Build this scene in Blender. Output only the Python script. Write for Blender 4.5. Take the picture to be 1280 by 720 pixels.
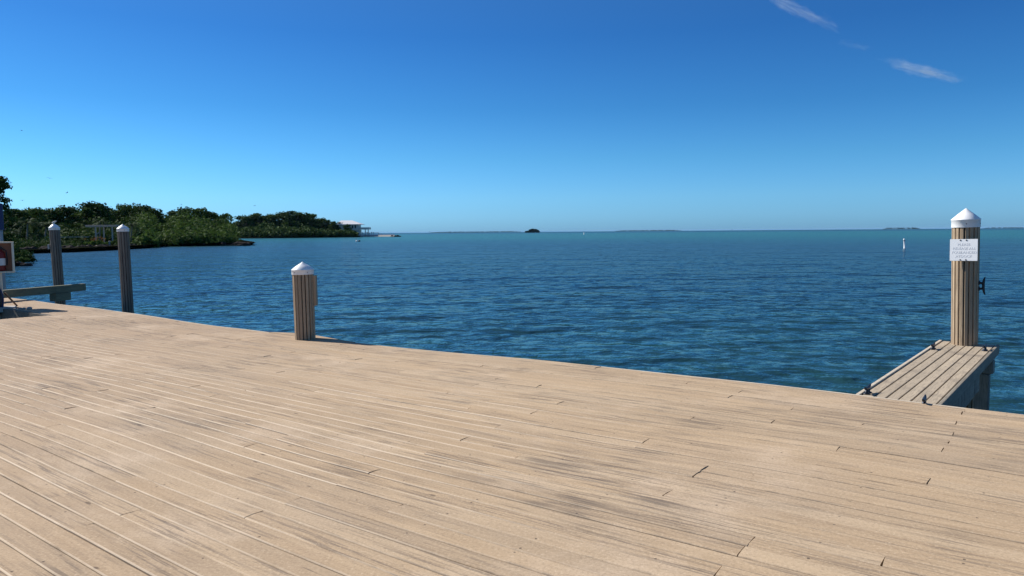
import bpy, bmesh, math, random
import numpy as np
from mathutils import Vector, Matrix

for o in list(bpy.data.objects):
    bpy.data.objects.remove(o)
scene = bpy.context.scene
COL = scene.collection
R = math.radians

# ------------------------------------------------------------------ camera, world, sun, exposure
CAM_H, FOC, PITCH, ROLL = 1.6, 924.0, math.atan(70.1 / 924.0), 0.0077
cp, sp = math.cos(PITCH), math.sin(PITCH)
cam_f = Vector((0, cp, -sp)); u0 = Vector((0, sp, cp)); r0 = Vector((1, 0, 0))
cam_u = u0 * math.cos(ROLL) + r0 * math.sin(ROLL)
cam_r = r0 * math.cos(ROLL) - u0 * math.sin(ROLL)
cam_data = bpy.data.cameras.new('camera'); cam = bpy.data.objects.new('camera', cam_data); COL.objects.link(cam)
cam_data.sensor_width = 36.0; cam_data.lens = FOC / 1280 * 36.0
cam_data.clip_start = 0.05; cam_data.clip_end = 90000
M = Matrix.Identity(4)
for i in range(3):
    M[i][0], M[i][1], M[i][2] = cam_r[i], cam_u[i], -cam_f[i]
M[2][3] = CAM_H
cam.matrix_world = M
scene.camera = cam

SUN_BEARING, SUN_ELEV = 298.0, 38.0        # compass style: clockwise from +Y
world = bpy.data.worlds.new('World'); scene.world = world; world.use_nodes = True
wn = world.node_tree; wn.nodes.clear()
sky = wn.nodes.new('ShaderNodeTexSky'); sky.sky_type = 'NISHITA'; sky.sun_disc = False
sky.sun_elevation = R(SUN_ELEV); sky.sun_rotation = R(SUN_BEARING)
sky.altitude = 0; sky.air_density = 1.0; sky.dust_density = 0.35; sky.ozone_density = 3.0
tc = wn.nodes.new('ShaderNodeTexCoord'); sz = wn.nodes.new('ShaderNodeSeparateXYZ'); wn.links.new(tc.outputs['Generated'], sz.inputs[0])
rp = wn.nodes.new('ShaderNodeValToRGB'); rp.color_ramp.interpolation = 'LINEAR'       # tint by height: deep tropical blue low, unseen upper sky whitened for fill light
els = rp.color_ramp.elements
STOPS = [(0.0, (0.34, 0.80, 1.62)), (0.018, (0.375, 0.86, 1.66)), (0.045, (0.385, 0.88, 1.55)), (0.096, (0.29, 0.775, 1.28)), (0.16, (0.20, 0.635, 1.10)), (0.25, (0.155, 0.53, 1.00)), (0.4, (0.26, 0.60, 0.98)), (0.75, (0.72, 0.90, 1.05))]
while len(els) < len(STOPS): els.new(1.0)
for e, (p_, c_) in zip(els, STOPS): e.position = p_; e.color = (*c_, 1)
hs = wn.nodes.new('ShaderNodeMix'); hs.data_type = 'RGBA'; hs.blend_type = 'MULTIPLY'; hs.inputs['Factor'].default_value = 1.0
wn.links.new(sz.outputs['Z'], rp.inputs[0])
bg = wn.nodes.new('ShaderNodeBackground'); bg.inputs['Strength'].default_value = 0.073
wo = wn.nodes.new('ShaderNodeOutputWorld')
wn.links.new(sky.outputs[0], hs.inputs['A']); wn.links.new(rp.outputs[0], hs.inputs['B']); wn.links.new(hs.outputs['Result'], bg.inputs['Color']); wn.links.new(bg.outputs[0], wo.inputs['Surface'])

sun_data = bpy.data.lights.new('sun', 'SUN'); sun = bpy.data.objects.new('sun', sun_data); COL.objects.link(sun)
sun_data.energy = 5.0; sun_data.angle = R(0.53); sun_data.color = (1.0, 0.95, 0.87)
sd = Vector((math.sin(R(SUN_BEARING)) * math.cos(R(SUN_ELEV)), math.cos(R(SUN_BEARING)) * math.cos(R(SUN_ELEV)), math.sin(R(SUN_ELEV))))
sun.rotation_euler = sd.to_track_quat('Z', 'Y').to_euler(); sun.location = (-20, 20, 30)

vs = scene.view_settings
vs.view_transform = 'Standard'; vs.look = 'None'; vs.exposure = 0.45; vs.gamma = 1.0; vs.use_curve_mapping = False
scene.cycles.max_bounces = 8; scene.cycles.transparent_max_bounces = 8; scene.cycles.volume_bounces = 0
scene.cycles.use_denoising = True; scene.cycles.sample_clamp_direct = 3.0; scene.cycles.sample_clamp_indirect = 3.0

# ------------------------------------------------------------------ helpers
WATER_Z = -1.0
def ray(px, py):
    d = cam_r * ((px - 640) / FOC) + cam_u * ((360 - py) / FOC) + cam_f
    return d
def on_z(px, py, z=0.0):
    d = ray(px, py); t = (z - CAM_H) / d.z
    return Vector((0, 0, CAM_H)) + d * t
def at_dist(px, py, dist):
    d = ray(px, py); return Vector((0, 0, CAM_H)) + d * (dist / d.y)

def tag(o, label=None, cat=None, group=None, kind=None):
    for k, v in (('label', label), ('category', cat), ('group', group), ('kind', kind)):
        if v: o[k] = v
    return o
def thing(name, label, cat, loc=(0, 0, 0), rotz=0.0, group=None):
    o = bpy.data.objects.new(name, None); o.location = loc; o.rotation_euler = (0, 0, rotz)
    o.empty_display_size = 0.3
    COL.objects.link(o); return tag(o, label, cat, group)

class MB:
    """collects simple solids; build() links them as one mesh object"""
    def __init__(s): s.bm = bmesh.new()
    def _place(s, verts, M_): bmesh.ops.transform(s.bm, matrix=M_, verts=verts)
    def box(s, c, size, rot=(0, 0, 0), bevel=0.0):
        r = bmesh.ops.create_cube(s.bm, size=1.0); v = r['verts']
        M_ = Matrix.Translation(c) @ (Matrix.Rotation(rot[2], 4, 'Z') @ Matrix.Rotation(rot[1], 4, 'Y') @ Matrix.Rotation(rot[0], 4, 'X')) @ Matrix.Diagonal((*size, 1))
        s._place(v, M_)
        if bevel > 0:
            es = list({e for vv in v for e in vv.link_edges})
            bmesh.ops.bevel(s.bm, geom=es, offset=bevel, segments=2, profile=0.6, affect='EDGES')
        return s
    def tube(s, pts, rad, seg=10, caps=True):
        pts = [Vector(p) for p in pts]; n = len(pts)
        rad = [rad] * n if not hasattr(rad, '__len__') else rad
        rings = []; up = None
        for i in range(n):
            t = (pts[min(i + 1, n - 1)] - pts[max(i - 1, 0)]).normalized()
            if up is None: up = t.orthogonal().normalized()
            up = (up - t * up.dot(t)); up = up.normalized() if up.length > 1e-6 else t.orthogonal().normalized()
            b = t.cross(up)
            rings.append([s.bm.verts.new(pts[i] + (up * math.cos(2 * math.pi * k / seg) + b * math.sin(2 * math.pi * k / seg)) * rad[i]) for k in range(seg)])
        for i in range(n - 1):
            for k in range(seg):
                f = s.bm.faces.new((rings[i][k], rings[i][(k + 1) % seg], rings[i + 1][(k + 1) % seg], rings[i + 1][k])); f.smooth = True
        if caps:
            s.bm.faces.new(rings[0][::-1]); s.bm.faces.new(rings[-1])
        return s
    def lathe(s, prof, c=(0, 0, 0), seg=32, smooth=True):
        c = Vector(c); rings = []
        for (r, z) in prof:
            if r < 1e-5: rings.append([s.bm.verts.new(c + Vector((0, 0, z)))])
            else: rings.append([s.bm.verts.new(c + Vector((r * math.cos(2 * math.pi * k / seg), r * math.sin(2 * math.pi * k / seg), z))) for k in range(seg)])
        for a, b in zip(rings[:-1], rings[1:]):
            for k in range(seg):
                k2 = (k + 1) % seg
                if len(a) == 1 and len(b) == 1: continue
                if len(a) == 1: f = s.bm.faces.new((a[0], b[k2], b[k]))
                elif len(b) == 1: f = s.bm.faces.new((a[k], a[k2], b[0]))
                else: f = s.bm.faces.new((a[k], a[k2], b[k2], b[k]))
                f.smooth = smooth
        return s
    def blob(s, c, r, jitter=0.2, sub=2, seed=0):
        rr = random.Random(seed)
        v = bmesh.ops.create_icosphere(s.bm, subdivisions=sub, radius=1.0)['verts']
        rx = Vector(r) if hasattr(r, '__len__') else Vector((r, r, r))
        for q in v:
            k = 1 + rr.uniform(-jitter, jitter)
            q.co = Vector((q.co.x * rx.x * k, q.co.y * rx.y * k, q.co.z * rx.z * k)) + Vector(c)
        return s
    def build(s, name, mat, parent=None):
        bmesh.ops.recalc_face_normals(s.bm, faces=s.bm.faces)
        me = bpy.data.meshes.new(name); s.bm.to_mesh(me); s.bm.free()
        me.materials.append(mat)
        o = bpy.data.objects.new(name, me); COL.objects.link(o)
        if parent: o.parent = parent
        return o

def np_mesh(name, V, F, mat, parent=None, smooth=False, attrs=None):
    me = bpy.data.meshes.new(name); V = np.asarray(V, np.float32); F = np.asarray(F, np.int32)
    k = F.shape[1]
    me.vertices.add(len(V)); me.vertices.foreach_set('co', V.ravel())
    me.loops.add(F.size); me.loops.foreach_set('vertex_index', F.ravel())
    me.polygons.add(len(F)); me.polygons.foreach_set('loop_start', np.arange(0, F.size, k, dtype=np.int32))
    me.polygons.foreach_set('loop_total', np.full(len(F), k, np.int32))
    me.polygons.foreach_set('use_smooth', np.full(len(F), smooth, bool))
    for an, (typ, arr) in (attrs or {}).items():
        a = me.attributes.new(an, typ, 'POINT')
        a.data.foreach_set('vector' if typ == 'FLOAT_VECTOR' else 'value', np.asarray(arr, np.float32).ravel())
    me.update(calc_edges=True)
    me.materials.append(mat)
    o = bpy.data.objects.new(name, me); COL.objects.link(o)
    if parent: o.parent = parent
    return o

# ------------------------------------------------------------------ materials
class NT:
    def __init__(s, name):
        s.m = bpy.data.materials.new(name); s.m.use_nodes = True; s.t = s.m.node_tree; s.t.nodes.clear()
        s.out = s.t.nodes.new('ShaderNodeOutputMaterial'); s.p = s.t.nodes.new('ShaderNodeBsdfPrincipled')
        s.t.links.new(s.p.outputs[0], s.out.inputs['Surface'])
    def n(s, typ, **kw):
        nd = s.t.nodes.new(typ)
        for k, v in kw.items(): setattr(nd, k, v)
        return nd
    def link(s, a, b): s.t.links.new(a, b)
    def setv(s, sock, v):
        if isinstance(v, bpy.types.NodeSocket): s.link(v, sock)
        else: sock.default_value = v
    def math(s, op, a, b=0.0, c=0.0, clamp=False):
        nd = s.n('ShaderNodeMath', operation=op); nd.use_clamp = clamp
        s.setv(nd.inputs[0], a); s.setv(nd.inputs[1], b); s.setv(nd.inputs[2], c); return nd.outputs[0]
    def noise(s, vec, scale=1.0, detail=4.0, rough=0.55, dist=0.0):
        nd = s.n('ShaderNodeTexNoise'); nd.inputs['Scale'].default_value = scale; nd.inputs['Detail'].default_value = detail
        nd.inputs['Roughness'].default_value = rough; nd.inputs['Distortion'].default_value = dist
        if vec is not None: s.link(vec, nd.inputs['Vector'])
        return nd.outputs['Fac']
    def mapping(s, vec, scale=(1, 1, 1), loc=(0, 0, 0), rot=(0, 0, 0)):
        nd = s.n('ShaderNodeMapping'); nd.inputs['Scale'].default_value = scale; nd.inputs['Location'].default_value = loc; nd.inputs['Rotation'].default_value = rot
        s.link(vec, nd.inputs['Vector']); return nd.outputs[0]
    def ramp(s, f, lo, hi, a=0.0, b=1.0):
        nd = s.n('ShaderNodeMapRange'); nd.interpolation_type = 'SMOOTHSTEP'
        s.setv(nd.inputs[0], f); nd.inputs[1].default_value = lo; nd.inputs[2].default_value = hi; nd.inputs[3].default_value = a; nd.inputs[4].default_value = b
        return nd.outputs[0]
    def mix(s, f, a, b, mode='MIX'):
        nd = s.n('ShaderNodeMix', data_type='RGBA', blend_type=mode)
        s.setv(nd.inputs['Factor'], f)
        for sock, v in ((nd.inputs['A'], a), (nd.inputs['B'], b)):
            if isinstance(v, tuple): sock.default_value = (*v[:3], 1)
            else: s.link(v, sock)
        return nd.outputs['Result']
    def attr(s, name):
        nd = s.n('ShaderNodeAttribute'); nd.attribute_name = name; return nd
    def coord(s, kind='Object'): return s.n('ShaderNodeTexCoord').outputs[kind]
    def bump(s, h, strength=0.3, dist=0.01):
        nd = s.n('ShaderNodeBump'); nd.inputs['Strength'].default_value = strength; nd.inputs['Distance'].default_value = dist
        s.link(h, nd.inputs['Height']); s.link(nd.outputs[0], s.p.inputs['Normal']); return nd
    def base(s, v, rough=0.6, metal=0.0, spec=None):
        s.setv(s.p.inputs['Base Color'], (*v, 1) if isinstance(v, tuple) else v)
        s.setv(s.p.inputs['Roughness'], rough); s.p.inputs['Metallic'].default_value = metal
        if spec is not None: s.p.inputs['Specular IOR Level'].default_value = spec
        return s

def wood_mat(name, A, B, dark, scale=1.0, grain_axis='Z', rough=0.85, streak=0.5):
    """weathered timber; grain runs along one object axis"""
    m = NT(name); c = m.coord('Object')
    sx = {'X': (1.2, 14, 14), 'Y': (14, 1.2, 14), 'Z': (14, 14, 1.2)}[grain_axis]
    fine = m.noise(m.mapping(c, tuple(k * 5 * scale for k in sx)), 1.0, 3)
    big = m.noise(m.mapping(c, tuple(k * scale for k in sx)), 1.0, 5, 0.6)
    patch = m.noise(c, 1.7 * scale, 3)
    col = m.mix(m.ramp(big, 0.3, 0.7), A, B)
    col = m.mix(m.math('MULTIPLY', m.ramp(fine, 0.45, 0.75), 0.55), col, dark)
    col = m.mix(m.math('MULTIPLY', m.ramp(patch, 0.5, 0.75), streak), col, dark)
    isl_ = m.n('ShaderNodeNewGeometry').outputs['Random Per Island']
    col = m.mix(m.math('MULTIPLY', m.ramp(isl_, 0.35, 1.0), 0.45), col, tuple(0.5 * (a_ + b_) for a_, b_ in zip(B, dark)))
    m.base(col, rough, spec=0.25); m.bump(fine, 0.35, 0.004)
    return m.m

def paint_mat(name, colr, rough=0.4, dirt=(0.25, 0.23, 0.2), amt=0.25, scale=6.0, spec=0.4):
    m = NT(name); c = m.coord('Object')
    d = m.noise(c, scale, 6, 0.65)
    col = m.mix(m.math('MULTIPLY', m.ramp(d, 0.48, 0.8), amt), colr, dirt)
    m.base(col, m.ramp(d, 0.3, 0.8, rough, min(1, rough + 0.25)), spec=spec); m.bump(d, 0.06, 0.005)
    return m.m

def metal_mat(name, colr, rough=0.45):
    m = NT(name); c = m.coord('Object'); d = m.noise(c, 14, 5)
    m.base(m.mix(m.ramp(d, 0.4, 0.8), colr, tuple(k * 0.5 for k in colr)), rough, 0.6); return m.m

def leaf_mat(name, A, B, C, trans=0.25):
    m = NT(name); a = m.attr('tone').outputs['Fac']; c = m.coord('Object')
    n = m.noise(c, 0.35, 3)
    col = m.mix(a, A, B); col = m.mix(m.ramp(n, 0.45, 0.75), col, C)
    m.base(col, 0.8, spec=0.08)
    tr = m.n('ShaderNodeBsdfTranslucent'); m.link(col, tr.inputs['Color'])
    mx = m.n('ShaderNodeMixShader'); mx.inputs[0].default_value = trans
    m.link(m.p.outputs[0], mx.inputs[1]); m.link(tr.outputs[0], mx.inputs[2]); m.link(mx.outputs[0], m.out.inputs['Surface'])
    return m.m

MAT = {}
MAT['pile'] = wood_mat('pile_wood', (0.47, 0.355, 0.235), (0.36, 0.265, 0.175), (0.15, 0.115, 0.085), 1.0, 'Z', streak=0.3)
MAT['pile_grey'] = wood_mat('grey_pile_wood', (0.235, 0.195, 0.155), (0.165, 0.142, 0.118), (0.06, 0.052, 0.045), 1.0, 'Z', streak=0.4)
MAT['core'] = wood_mat('dark_core', (0.055, 0.040, 0.028), (0.042, 0.032, 0.023), (0.02, 0.016, 0.013), 1.0, 'Z')
MAT['beam'] = wood_mat('beam_wood', (0.20, 0.195, 0.125), (0.145, 0.145, 0.095), (0.07, 0.068, 0.05), 1.0, 'X', streak=0.4)
MAT['pier'] = wood_mat('pier_plank_wood', (0.48, 0.39, 0.28), (0.38, 0.31, 0.225), (0.14, 0.115, 0.095), 1.0, 'Y', streak=0.65)
MAT['pier_side'] = wood_mat('pier_side_wood', (0.31, 0.27, 0.21), (0.23, 0.20, 0.155), (0.12, 0.10, 0.085), 1.0, 'Y', streak=0.5)
MAT['pier_leg'] = wood_mat('pier_leg_wood', (0.27, 0.27, 0.235), (0.19, 0.19, 0.165), (0.06, 0.06, 0.055), 1.0, 'Z', streak=0.6)
MAT['under'] = wood_mat('underside_wood', (0.14, 0.12, 0.1), (0.1, 0.085, 0.07), (0.04, 0.035, 0.03), 1.0, 'X', streak=0.5)
MAT['white'] = paint_mat('white_plastic', (0.80, 0.80, 0.80), 0.35, (0.42, 0.38, 0.32), 0.45)
MAT['sign'] = paint_mat('sign_white', (0.82, 0.83, 0.84), 0.3, (0.6, 0.6, 0.6), 0.12)
MAT['letter'] = paint_mat('faded_letter', (0.66, 0.67, 0.70), 0.6, (0.74, 0.74, 0.76), 0.5, 40)
MAT['screw'] = metal_mat('screw_metal', (0.06, 0.06, 0.06))
MAT['cleat'] = metal_mat('cleat_metal', (0.03, 0.034, 0.045), 0.45)
MAT['tan'] = paint_mat('tan_paint', (0.66, 0.58, 0.44), 0.6, (0.3, 0.24, 0.16), 0.4)
MAT['taninside'] = paint_mat('tan_inside', (0.34, 0.16, 0.10), 0.7)
MAT['red'] = paint_mat('red_paint', (0.17, 0.014, 0.012), 0.45, (0.06, 0.015, 0.015), 0.4)
MAT['labelw'] = paint_mat('label_paper', (0.65, 0.63, 0.6), 0.6)
MAT['blue'] = paint_mat('navy_plastic', (0.012, 0.025, 0.09), 0.4, (0.03, 0.04, 0.08), 0.3)
MAT['rope'] = paint_mat('black_hose', (0.012, 0.013, 0.018), 0.5)
MAT['orange'] = wood_mat('brace_wood', (0.30, 0.17, 0.09), (0.22, 0.12, 0.07), (0.1, 0.06, 0.04))
MAT['concrete'] = paint_mat('concrete', (0.36, 0.35, 0.33), 0.85, (0.15, 0.15, 0.15), 0.5)
MAT['stucco'] = paint_mat('stucco', (0.62, 0.58, 0.53), 0.85, (0.4, 0.38, 0.35), 0.3, 1.0)
MAT['roof'] = paint_mat('roof_metal', (0.66, 0.65, 0.66), 0.45, (0.4, 0.4, 0.4), 0.3, 0.6)
MAT['pergola'] = paint_mat('pergola_paint', (0.42, 0.38, 0.33), 0.75, (0.2, 0.18, 0.15), 0.5, 2.0)
MAT['glass'] = NT('dark_glass').base((0.02, 0.03, 0.035), 0.08).m
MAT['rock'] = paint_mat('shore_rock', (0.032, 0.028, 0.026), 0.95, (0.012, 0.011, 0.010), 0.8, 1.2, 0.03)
MAT['palerock'] = paint_mat('pale_rock', (0.34, 0.32, 0.29), 0.95, (0.12, 0.11, 0.1), 0.7, 1.2, 0.1)
MAT['bird'] = paint_mat('bird_feather', (0.02, 0.018, 0.017), 0.8, (0.05, 0.04, 0.04), 0.3)
MAT['birdw'] = paint_mat('white_feather', (0.62, 0.6, 0.55), 0.8, (0.3, 0.28, 0.25), 0.4)
MAT['bark'] = wood_mat('bark', (0.16, 0.12, 0.09), (0.11, 0.085, 0.065), (0.05, 0.04, 0.03), 0.4, 'Z')
MAT['palebark'] = wood_mat('palm_bark', (0.34, 0.29, 0.23), (0.25, 0.21, 0.17), (0.12, 0.1, 0.08), 0.4, 'Z')
MAT['leaf'] = leaf_mat('mangrove_leaf', (0.032, 0.064, 0.014), (0.080, 0.128, 0.028), (0.046, 0.088, 0.020))
MAT['leafdark'] = leaf_mat('dark_leaf', (0.024, 0.050, 0.012), (0.066, 0.108, 0.025), (0.038, 0.070, 0.017), 0.15)
MAT['leaflight'] = leaf_mat('bright_leaf', (0.07, 0.13, 0.02), (0.13, 0.20, 0.035), (0.11, 0.15, 0.03))
MAT['frond'] = leaf_mat('palm_frond', (0.03, 0.055, 0.02), (0.07, 0.10, 0.04), (0.04, 0.07, 0.025))
MAT['flower'] = leaf_mat('flower', (0.26, 0.09, 0.03), (0.34, 0.18, 0.06), (0.2, 0.09, 0.03))
MAT['farleaf'] = leaf_mat('islet_leaf', (0.02, 0.045, 0.036), (0.035, 0.065, 0.05), (0.028, 0.055, 0.042))  # leaf green shifted to blue: distance haze mixed into the colour
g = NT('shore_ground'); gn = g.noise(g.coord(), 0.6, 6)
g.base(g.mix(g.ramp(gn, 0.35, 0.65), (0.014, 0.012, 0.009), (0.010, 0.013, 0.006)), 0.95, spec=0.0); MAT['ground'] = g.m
g = NT('seabed'); gn = g.noise(g.coord(), 0.2, 5)
g.base(g.mix(gn, (0.08, 0.12, 0.1), (0.2, 0.22, 0.16)), 0.9); MAT['seabed'] = g.m

# sea
w = NT('sea_water'); pos = w.n('ShaderNodeNewGeometry').outputs['Position']
sep = w.n('ShaderNodeSeparateXYZ'); w.link(pos, sep.inputs[0]); Y = sep.outputs['Y']; X = sep.outputs['X']
dist = w.math('SQRT', w.math('ADD', w.math('MULTIPLY', X, X), w.math('MULTIPLY', Y, Y)))
ld = w.math('LOGARITHM', dist, 10.0)
shoal = w.noise(w.mapping(pos, (0.0016, 0.006, 1)), 1.0, 3)
pat = w.noise(w.mapping(pos, (0.02, 0.035, 1)), 1.0, 4)
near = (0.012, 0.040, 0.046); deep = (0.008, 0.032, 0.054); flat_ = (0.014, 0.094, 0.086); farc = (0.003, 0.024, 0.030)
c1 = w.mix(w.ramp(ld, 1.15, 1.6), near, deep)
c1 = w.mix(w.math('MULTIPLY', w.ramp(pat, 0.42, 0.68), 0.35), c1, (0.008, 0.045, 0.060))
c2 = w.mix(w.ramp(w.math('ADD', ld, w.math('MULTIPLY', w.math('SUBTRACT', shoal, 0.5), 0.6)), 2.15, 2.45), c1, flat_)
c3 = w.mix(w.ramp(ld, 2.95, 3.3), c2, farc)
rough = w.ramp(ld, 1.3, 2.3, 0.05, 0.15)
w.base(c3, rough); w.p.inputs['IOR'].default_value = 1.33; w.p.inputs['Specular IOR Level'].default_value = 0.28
n1 = w.noise(w.mapping(pos, (6.0, 5.0, 1), rot=(0, 0, R(12))), 1.0, 3, 0.55, 0.4)
n2 = w.noise(w.mapping(pos, (2.3, 2.0, 1), rot=(0, 0, R(-14))), 1.0, 3, 0.55, 0.4)
n3 = w.noise(w.mapping(pos, (0.38, 0.45, 1), rot=(0, 0, R(8))), 1.0, 3, 0.55)
n4 = w.noise(w.mapping(pos, (0.10, 0.15, 1), rot=(0, 0, R(-6))), 1.0, 3, 0.6)
h = w.math('ADD', w.math('MULTIPLY', n1, 0.03), w.math('ADD', w.math('MULTIPLY', n2, 0.06), w.math('ADD', w.math('MULTIPLY', n3, 0.5), w.math('MULTIPLY', n4, 1.3))))
bmp = w.bump(h, 1.0, 1.0)
w.p.inputs['Specular IOR Level'].default_value = 0.0
gl = w.n('ShaderNodeBsdfGlossy'); gl.inputs['Color'].default_value = (0.86, 0.98, 1.0, 1); w.link(rough, gl.inputs['Roughness']); w.link(bmp.outputs[0], gl.inputs['Normal'])
fr = w.n('ShaderNodeFresnel'); fr.inputs['IOR'].default_value = 1.33; w.link(bmp.outputs[0], fr.inputs['Normal'])
mx = w.n('ShaderNodeMixShader'); w.link(w.math('MINIMUM', fr.outputs[0], 0.40), mx.inputs[0])
w.link(w.p.outputs[0], mx.inputs[1]); w.link(gl.outputs[0], mx.inputs[2]); w.link(mx.outputs[0], w.out.inputs['Surface'])
MAT['water'] = w.m

# weathered deck boards; uses per-vertex attributes buv (along, across, -) and bat (tone, across -1..1, edge paleness)
d = NT('deck_board'); buv = d.attr('buv').outputs['Vector']; bat = d.attr('bat')
s3 = d.n('ShaderNodeSeparateXYZ'); d.link(bat.outputs['Vector'], s3.inputs[0]); tone, acr, edge_pale = s3.outputs
pos = d.n('ShaderNodeNewGeometry').outputs['Position']
big = d.noise(d.mapping(pos, (0.42, 0.42, 1)), 1.0, 4, 0.6)
med = d.noise(d.mapping(buv, (0.9, 16, 1)), 1.0, 5, 0.65, 0.3)
strk = d.noise(d.mapping(buv, (1.6, 42, 1), loc=(7, 3, 0)), 1.0, 5, 0.7, 0.25)
grain = d.noise(d.mapping(buv, (9, 320, 1)), 1.0, 3, 0.6)
speck = d.noise(d.mapping(pos, (60, 60, 1)), 1.0, 4, 0.75)
col = d.mix(d.ramp(med, 0.3, 0.7), (0.490, 0.357, 0.226), (0.390, 0.278, 0.174))
col = d.mix(d.math('MULTIPLY', d.ramp(tone, 0.45, 1.0), 0.5), col, (0.365, 0.272, 0.182))
col = d.mix(d.math('MULTIPLY', d.ramp(tone, 0.4, 0.0), 0.35), col, (0.53, 0.41, 0.28))
col = d.mix(d.math('MULTIPLY', d.ramp(big, 0.45, 0.7), 0.25), col, (0.385, 0.30, 0.215))
brn = d.n('ShaderNodeSeparateXYZ'); d.link(pos, brn.inputs[0])
col = d.mix(d.math('MULTIPLY', d.ramp(d.math('ADD', brn.outputs['X'], d.math('MULTIPLY', big, 4.0)), 2.0, -5.0), 0.75), col, (0.355, 0.250, 0.166))
gw = d.noise(d.mapping(pos, (0.55, 0.55, 1), loc=(11, 4, 0)), 1.0, 5, 0.65)
col = d.mix(d.math('MULTIPLY', d.ramp(gw, 0.46, 0.66), 0.18), col, (0.375, 0.300, 0.232))
pw = d.noise(d.mapping(pos, (0.8, 0.8, 1), loc=(2, 17, 0)), 1.0, 5, 0.65)
col = d.mix(d.math('MULTIPLY', d.ramp(pw, 0.52, 0.68), 0.40), col, (0.60, 0.465, 0.335))
# grey-black weather streaks, only in patches
patch = d.ramp(d.noise(d.mapping(buv, (0.35, 3.0, 1), loc=(2, 9, 0)), 1.0, 3, 0.6), 0.43, 0.62)
sm = d.math('MULTIPLY', d.ramp(strk, 0.48, 0.60), patch)
col = d.mix(d.math('MULTIPLY', sm, 0.62), col, (0.115, 0.092, 0.078))
fl = d.ramp(d.noise(d.mapping(buv, (3.2, 60, 1), loc=(1, 5, 0)), 1.0, 4, 0.6), 0.64, 0.72)
col = d.mix(d.math('MULTIPLY', fl, 0.6), col, (0.10, 0.08, 0.065))
col = d.mix(d.math('MULTIPLY', d.ramp(grain, 0.5, 0.8), 0.28), col, (0.20, 0.14, 0.10))
col = d.mix(d.math('MULTIPLY', d.ramp(speck, 0.5, 0.68), 0.5), col, (0.22, 0.16, 0.11))
col = d.mix(d.math('MULTIPLY', d.ramp(speck, 0.47, 0.3), 0.4), col, (0.70, 0.57, 0.41))
smp = d.ramp(d.noise(d.mapping(pos, (0.75, 0.75, 1), loc=(3, 1, 0)), 1.0, 3, 0.6), 0.51, 0.65)
sm2 = d.math('MULTIPLY', d.ramp(d.noise(d.mapping(buv, (1.1, 26, 1), loc=(5, 2, 0)), 1.0, 5, 0.68, 0.3), 0.49, 0.58), smp)
col = d.mix(d.math('MULTIPLY', sm2, 0.58), col, (0.105, 0.085, 0.072))
vo = d.n('ShaderNodeTexVoronoi'); vo.inputs['Scale'].default_value = 1.0; d.link(d.mapping(buv, (2.3, 7.5, 1), loc=(6, 4, 0)), vo.inputs['Vector'])
knot = d.math('MULTIPLY', d.ramp(vo.outputs['Distance'], 0.10, 0.05), d.ramp(d.noise(d.mapping(buv, (2.0, 5.0, 1)), 1.0, 2), 0.56, 0.6))
col = d.mix(d.math('MULTIPLY', knot, 0.75), col, (0.07, 0.05, 0.04))
aa = d.math('ABSOLUTE', acr)
seam = d.math('MULTIPLY', d.ramp(aa, 0.86, 0.95), d.ramp(d.noise(d.mapping(buv, (1.9, 3.0, 1), loc=(9, 9, 0)), 1.0, 4, 0.7), 0.50, 0.62))
col = d.mix(d.math('MULTIPLY', seam, 0.55), col, (0.13, 0.10, 0.08))
# pale band along one side of each board, stronger to the left
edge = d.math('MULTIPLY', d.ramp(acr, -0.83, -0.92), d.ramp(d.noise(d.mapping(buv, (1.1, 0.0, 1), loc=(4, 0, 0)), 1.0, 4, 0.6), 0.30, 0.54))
edge = d.math('MULTIPLY', edge, edge_pale, clamp=True)
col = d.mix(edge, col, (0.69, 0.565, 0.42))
# screw holes over the joists
su = d.n('ShaderNodeSeparateXYZ'); d.link(buv, su.inputs[0]); posu = d.attr('jst').outputs['Fac']
fu = d.math('ABSOLUTE', d.math('SUBTRACT', d.math('FRACT', d.math('DIVIDE', posu, 0.61)), 0.5))
fu = d.math('MULTIPLY', fu, 0.61)
fv = d.math('MULTIPLY', d.math('SUBTRACT', d.math('ABSOLUTE', acr), 0.62), 0.066)
rr_ = d.math('SQRT', d.math('ADD', d.math('MULTIPLY', fu, fu), d.math('MULTIPLY', fv, fv)))
some = d.ramp(d.noise(d.mapping(buv, (1.7, 9, 1), loc=(8, 1, 0)), 1.0, 2), 0.52, 0.60)
hole = d.math('MULTIPLY', d.ramp(rr_, 0.008, 0.005), some)
col = d.mix(d.math('MULTIPLY', hole, 0.7), col, (0.05, 0.04, 0.035))
d.base(col, 0.9, spec=0.15)
hh = d.math('ADD', d.math('MULTIPLY', grain, 0.5), d.math('ADD', d.math('MULTIPLY', strk, 0.9), d.math('MULTIPLY', speck, 0.5)))
d.bump(d.math('SUBTRACT', hh, d.math('MULTIPLY', hole, 1.5)), 0.6, 0.004)
MAT['deck'] = d.m

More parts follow.
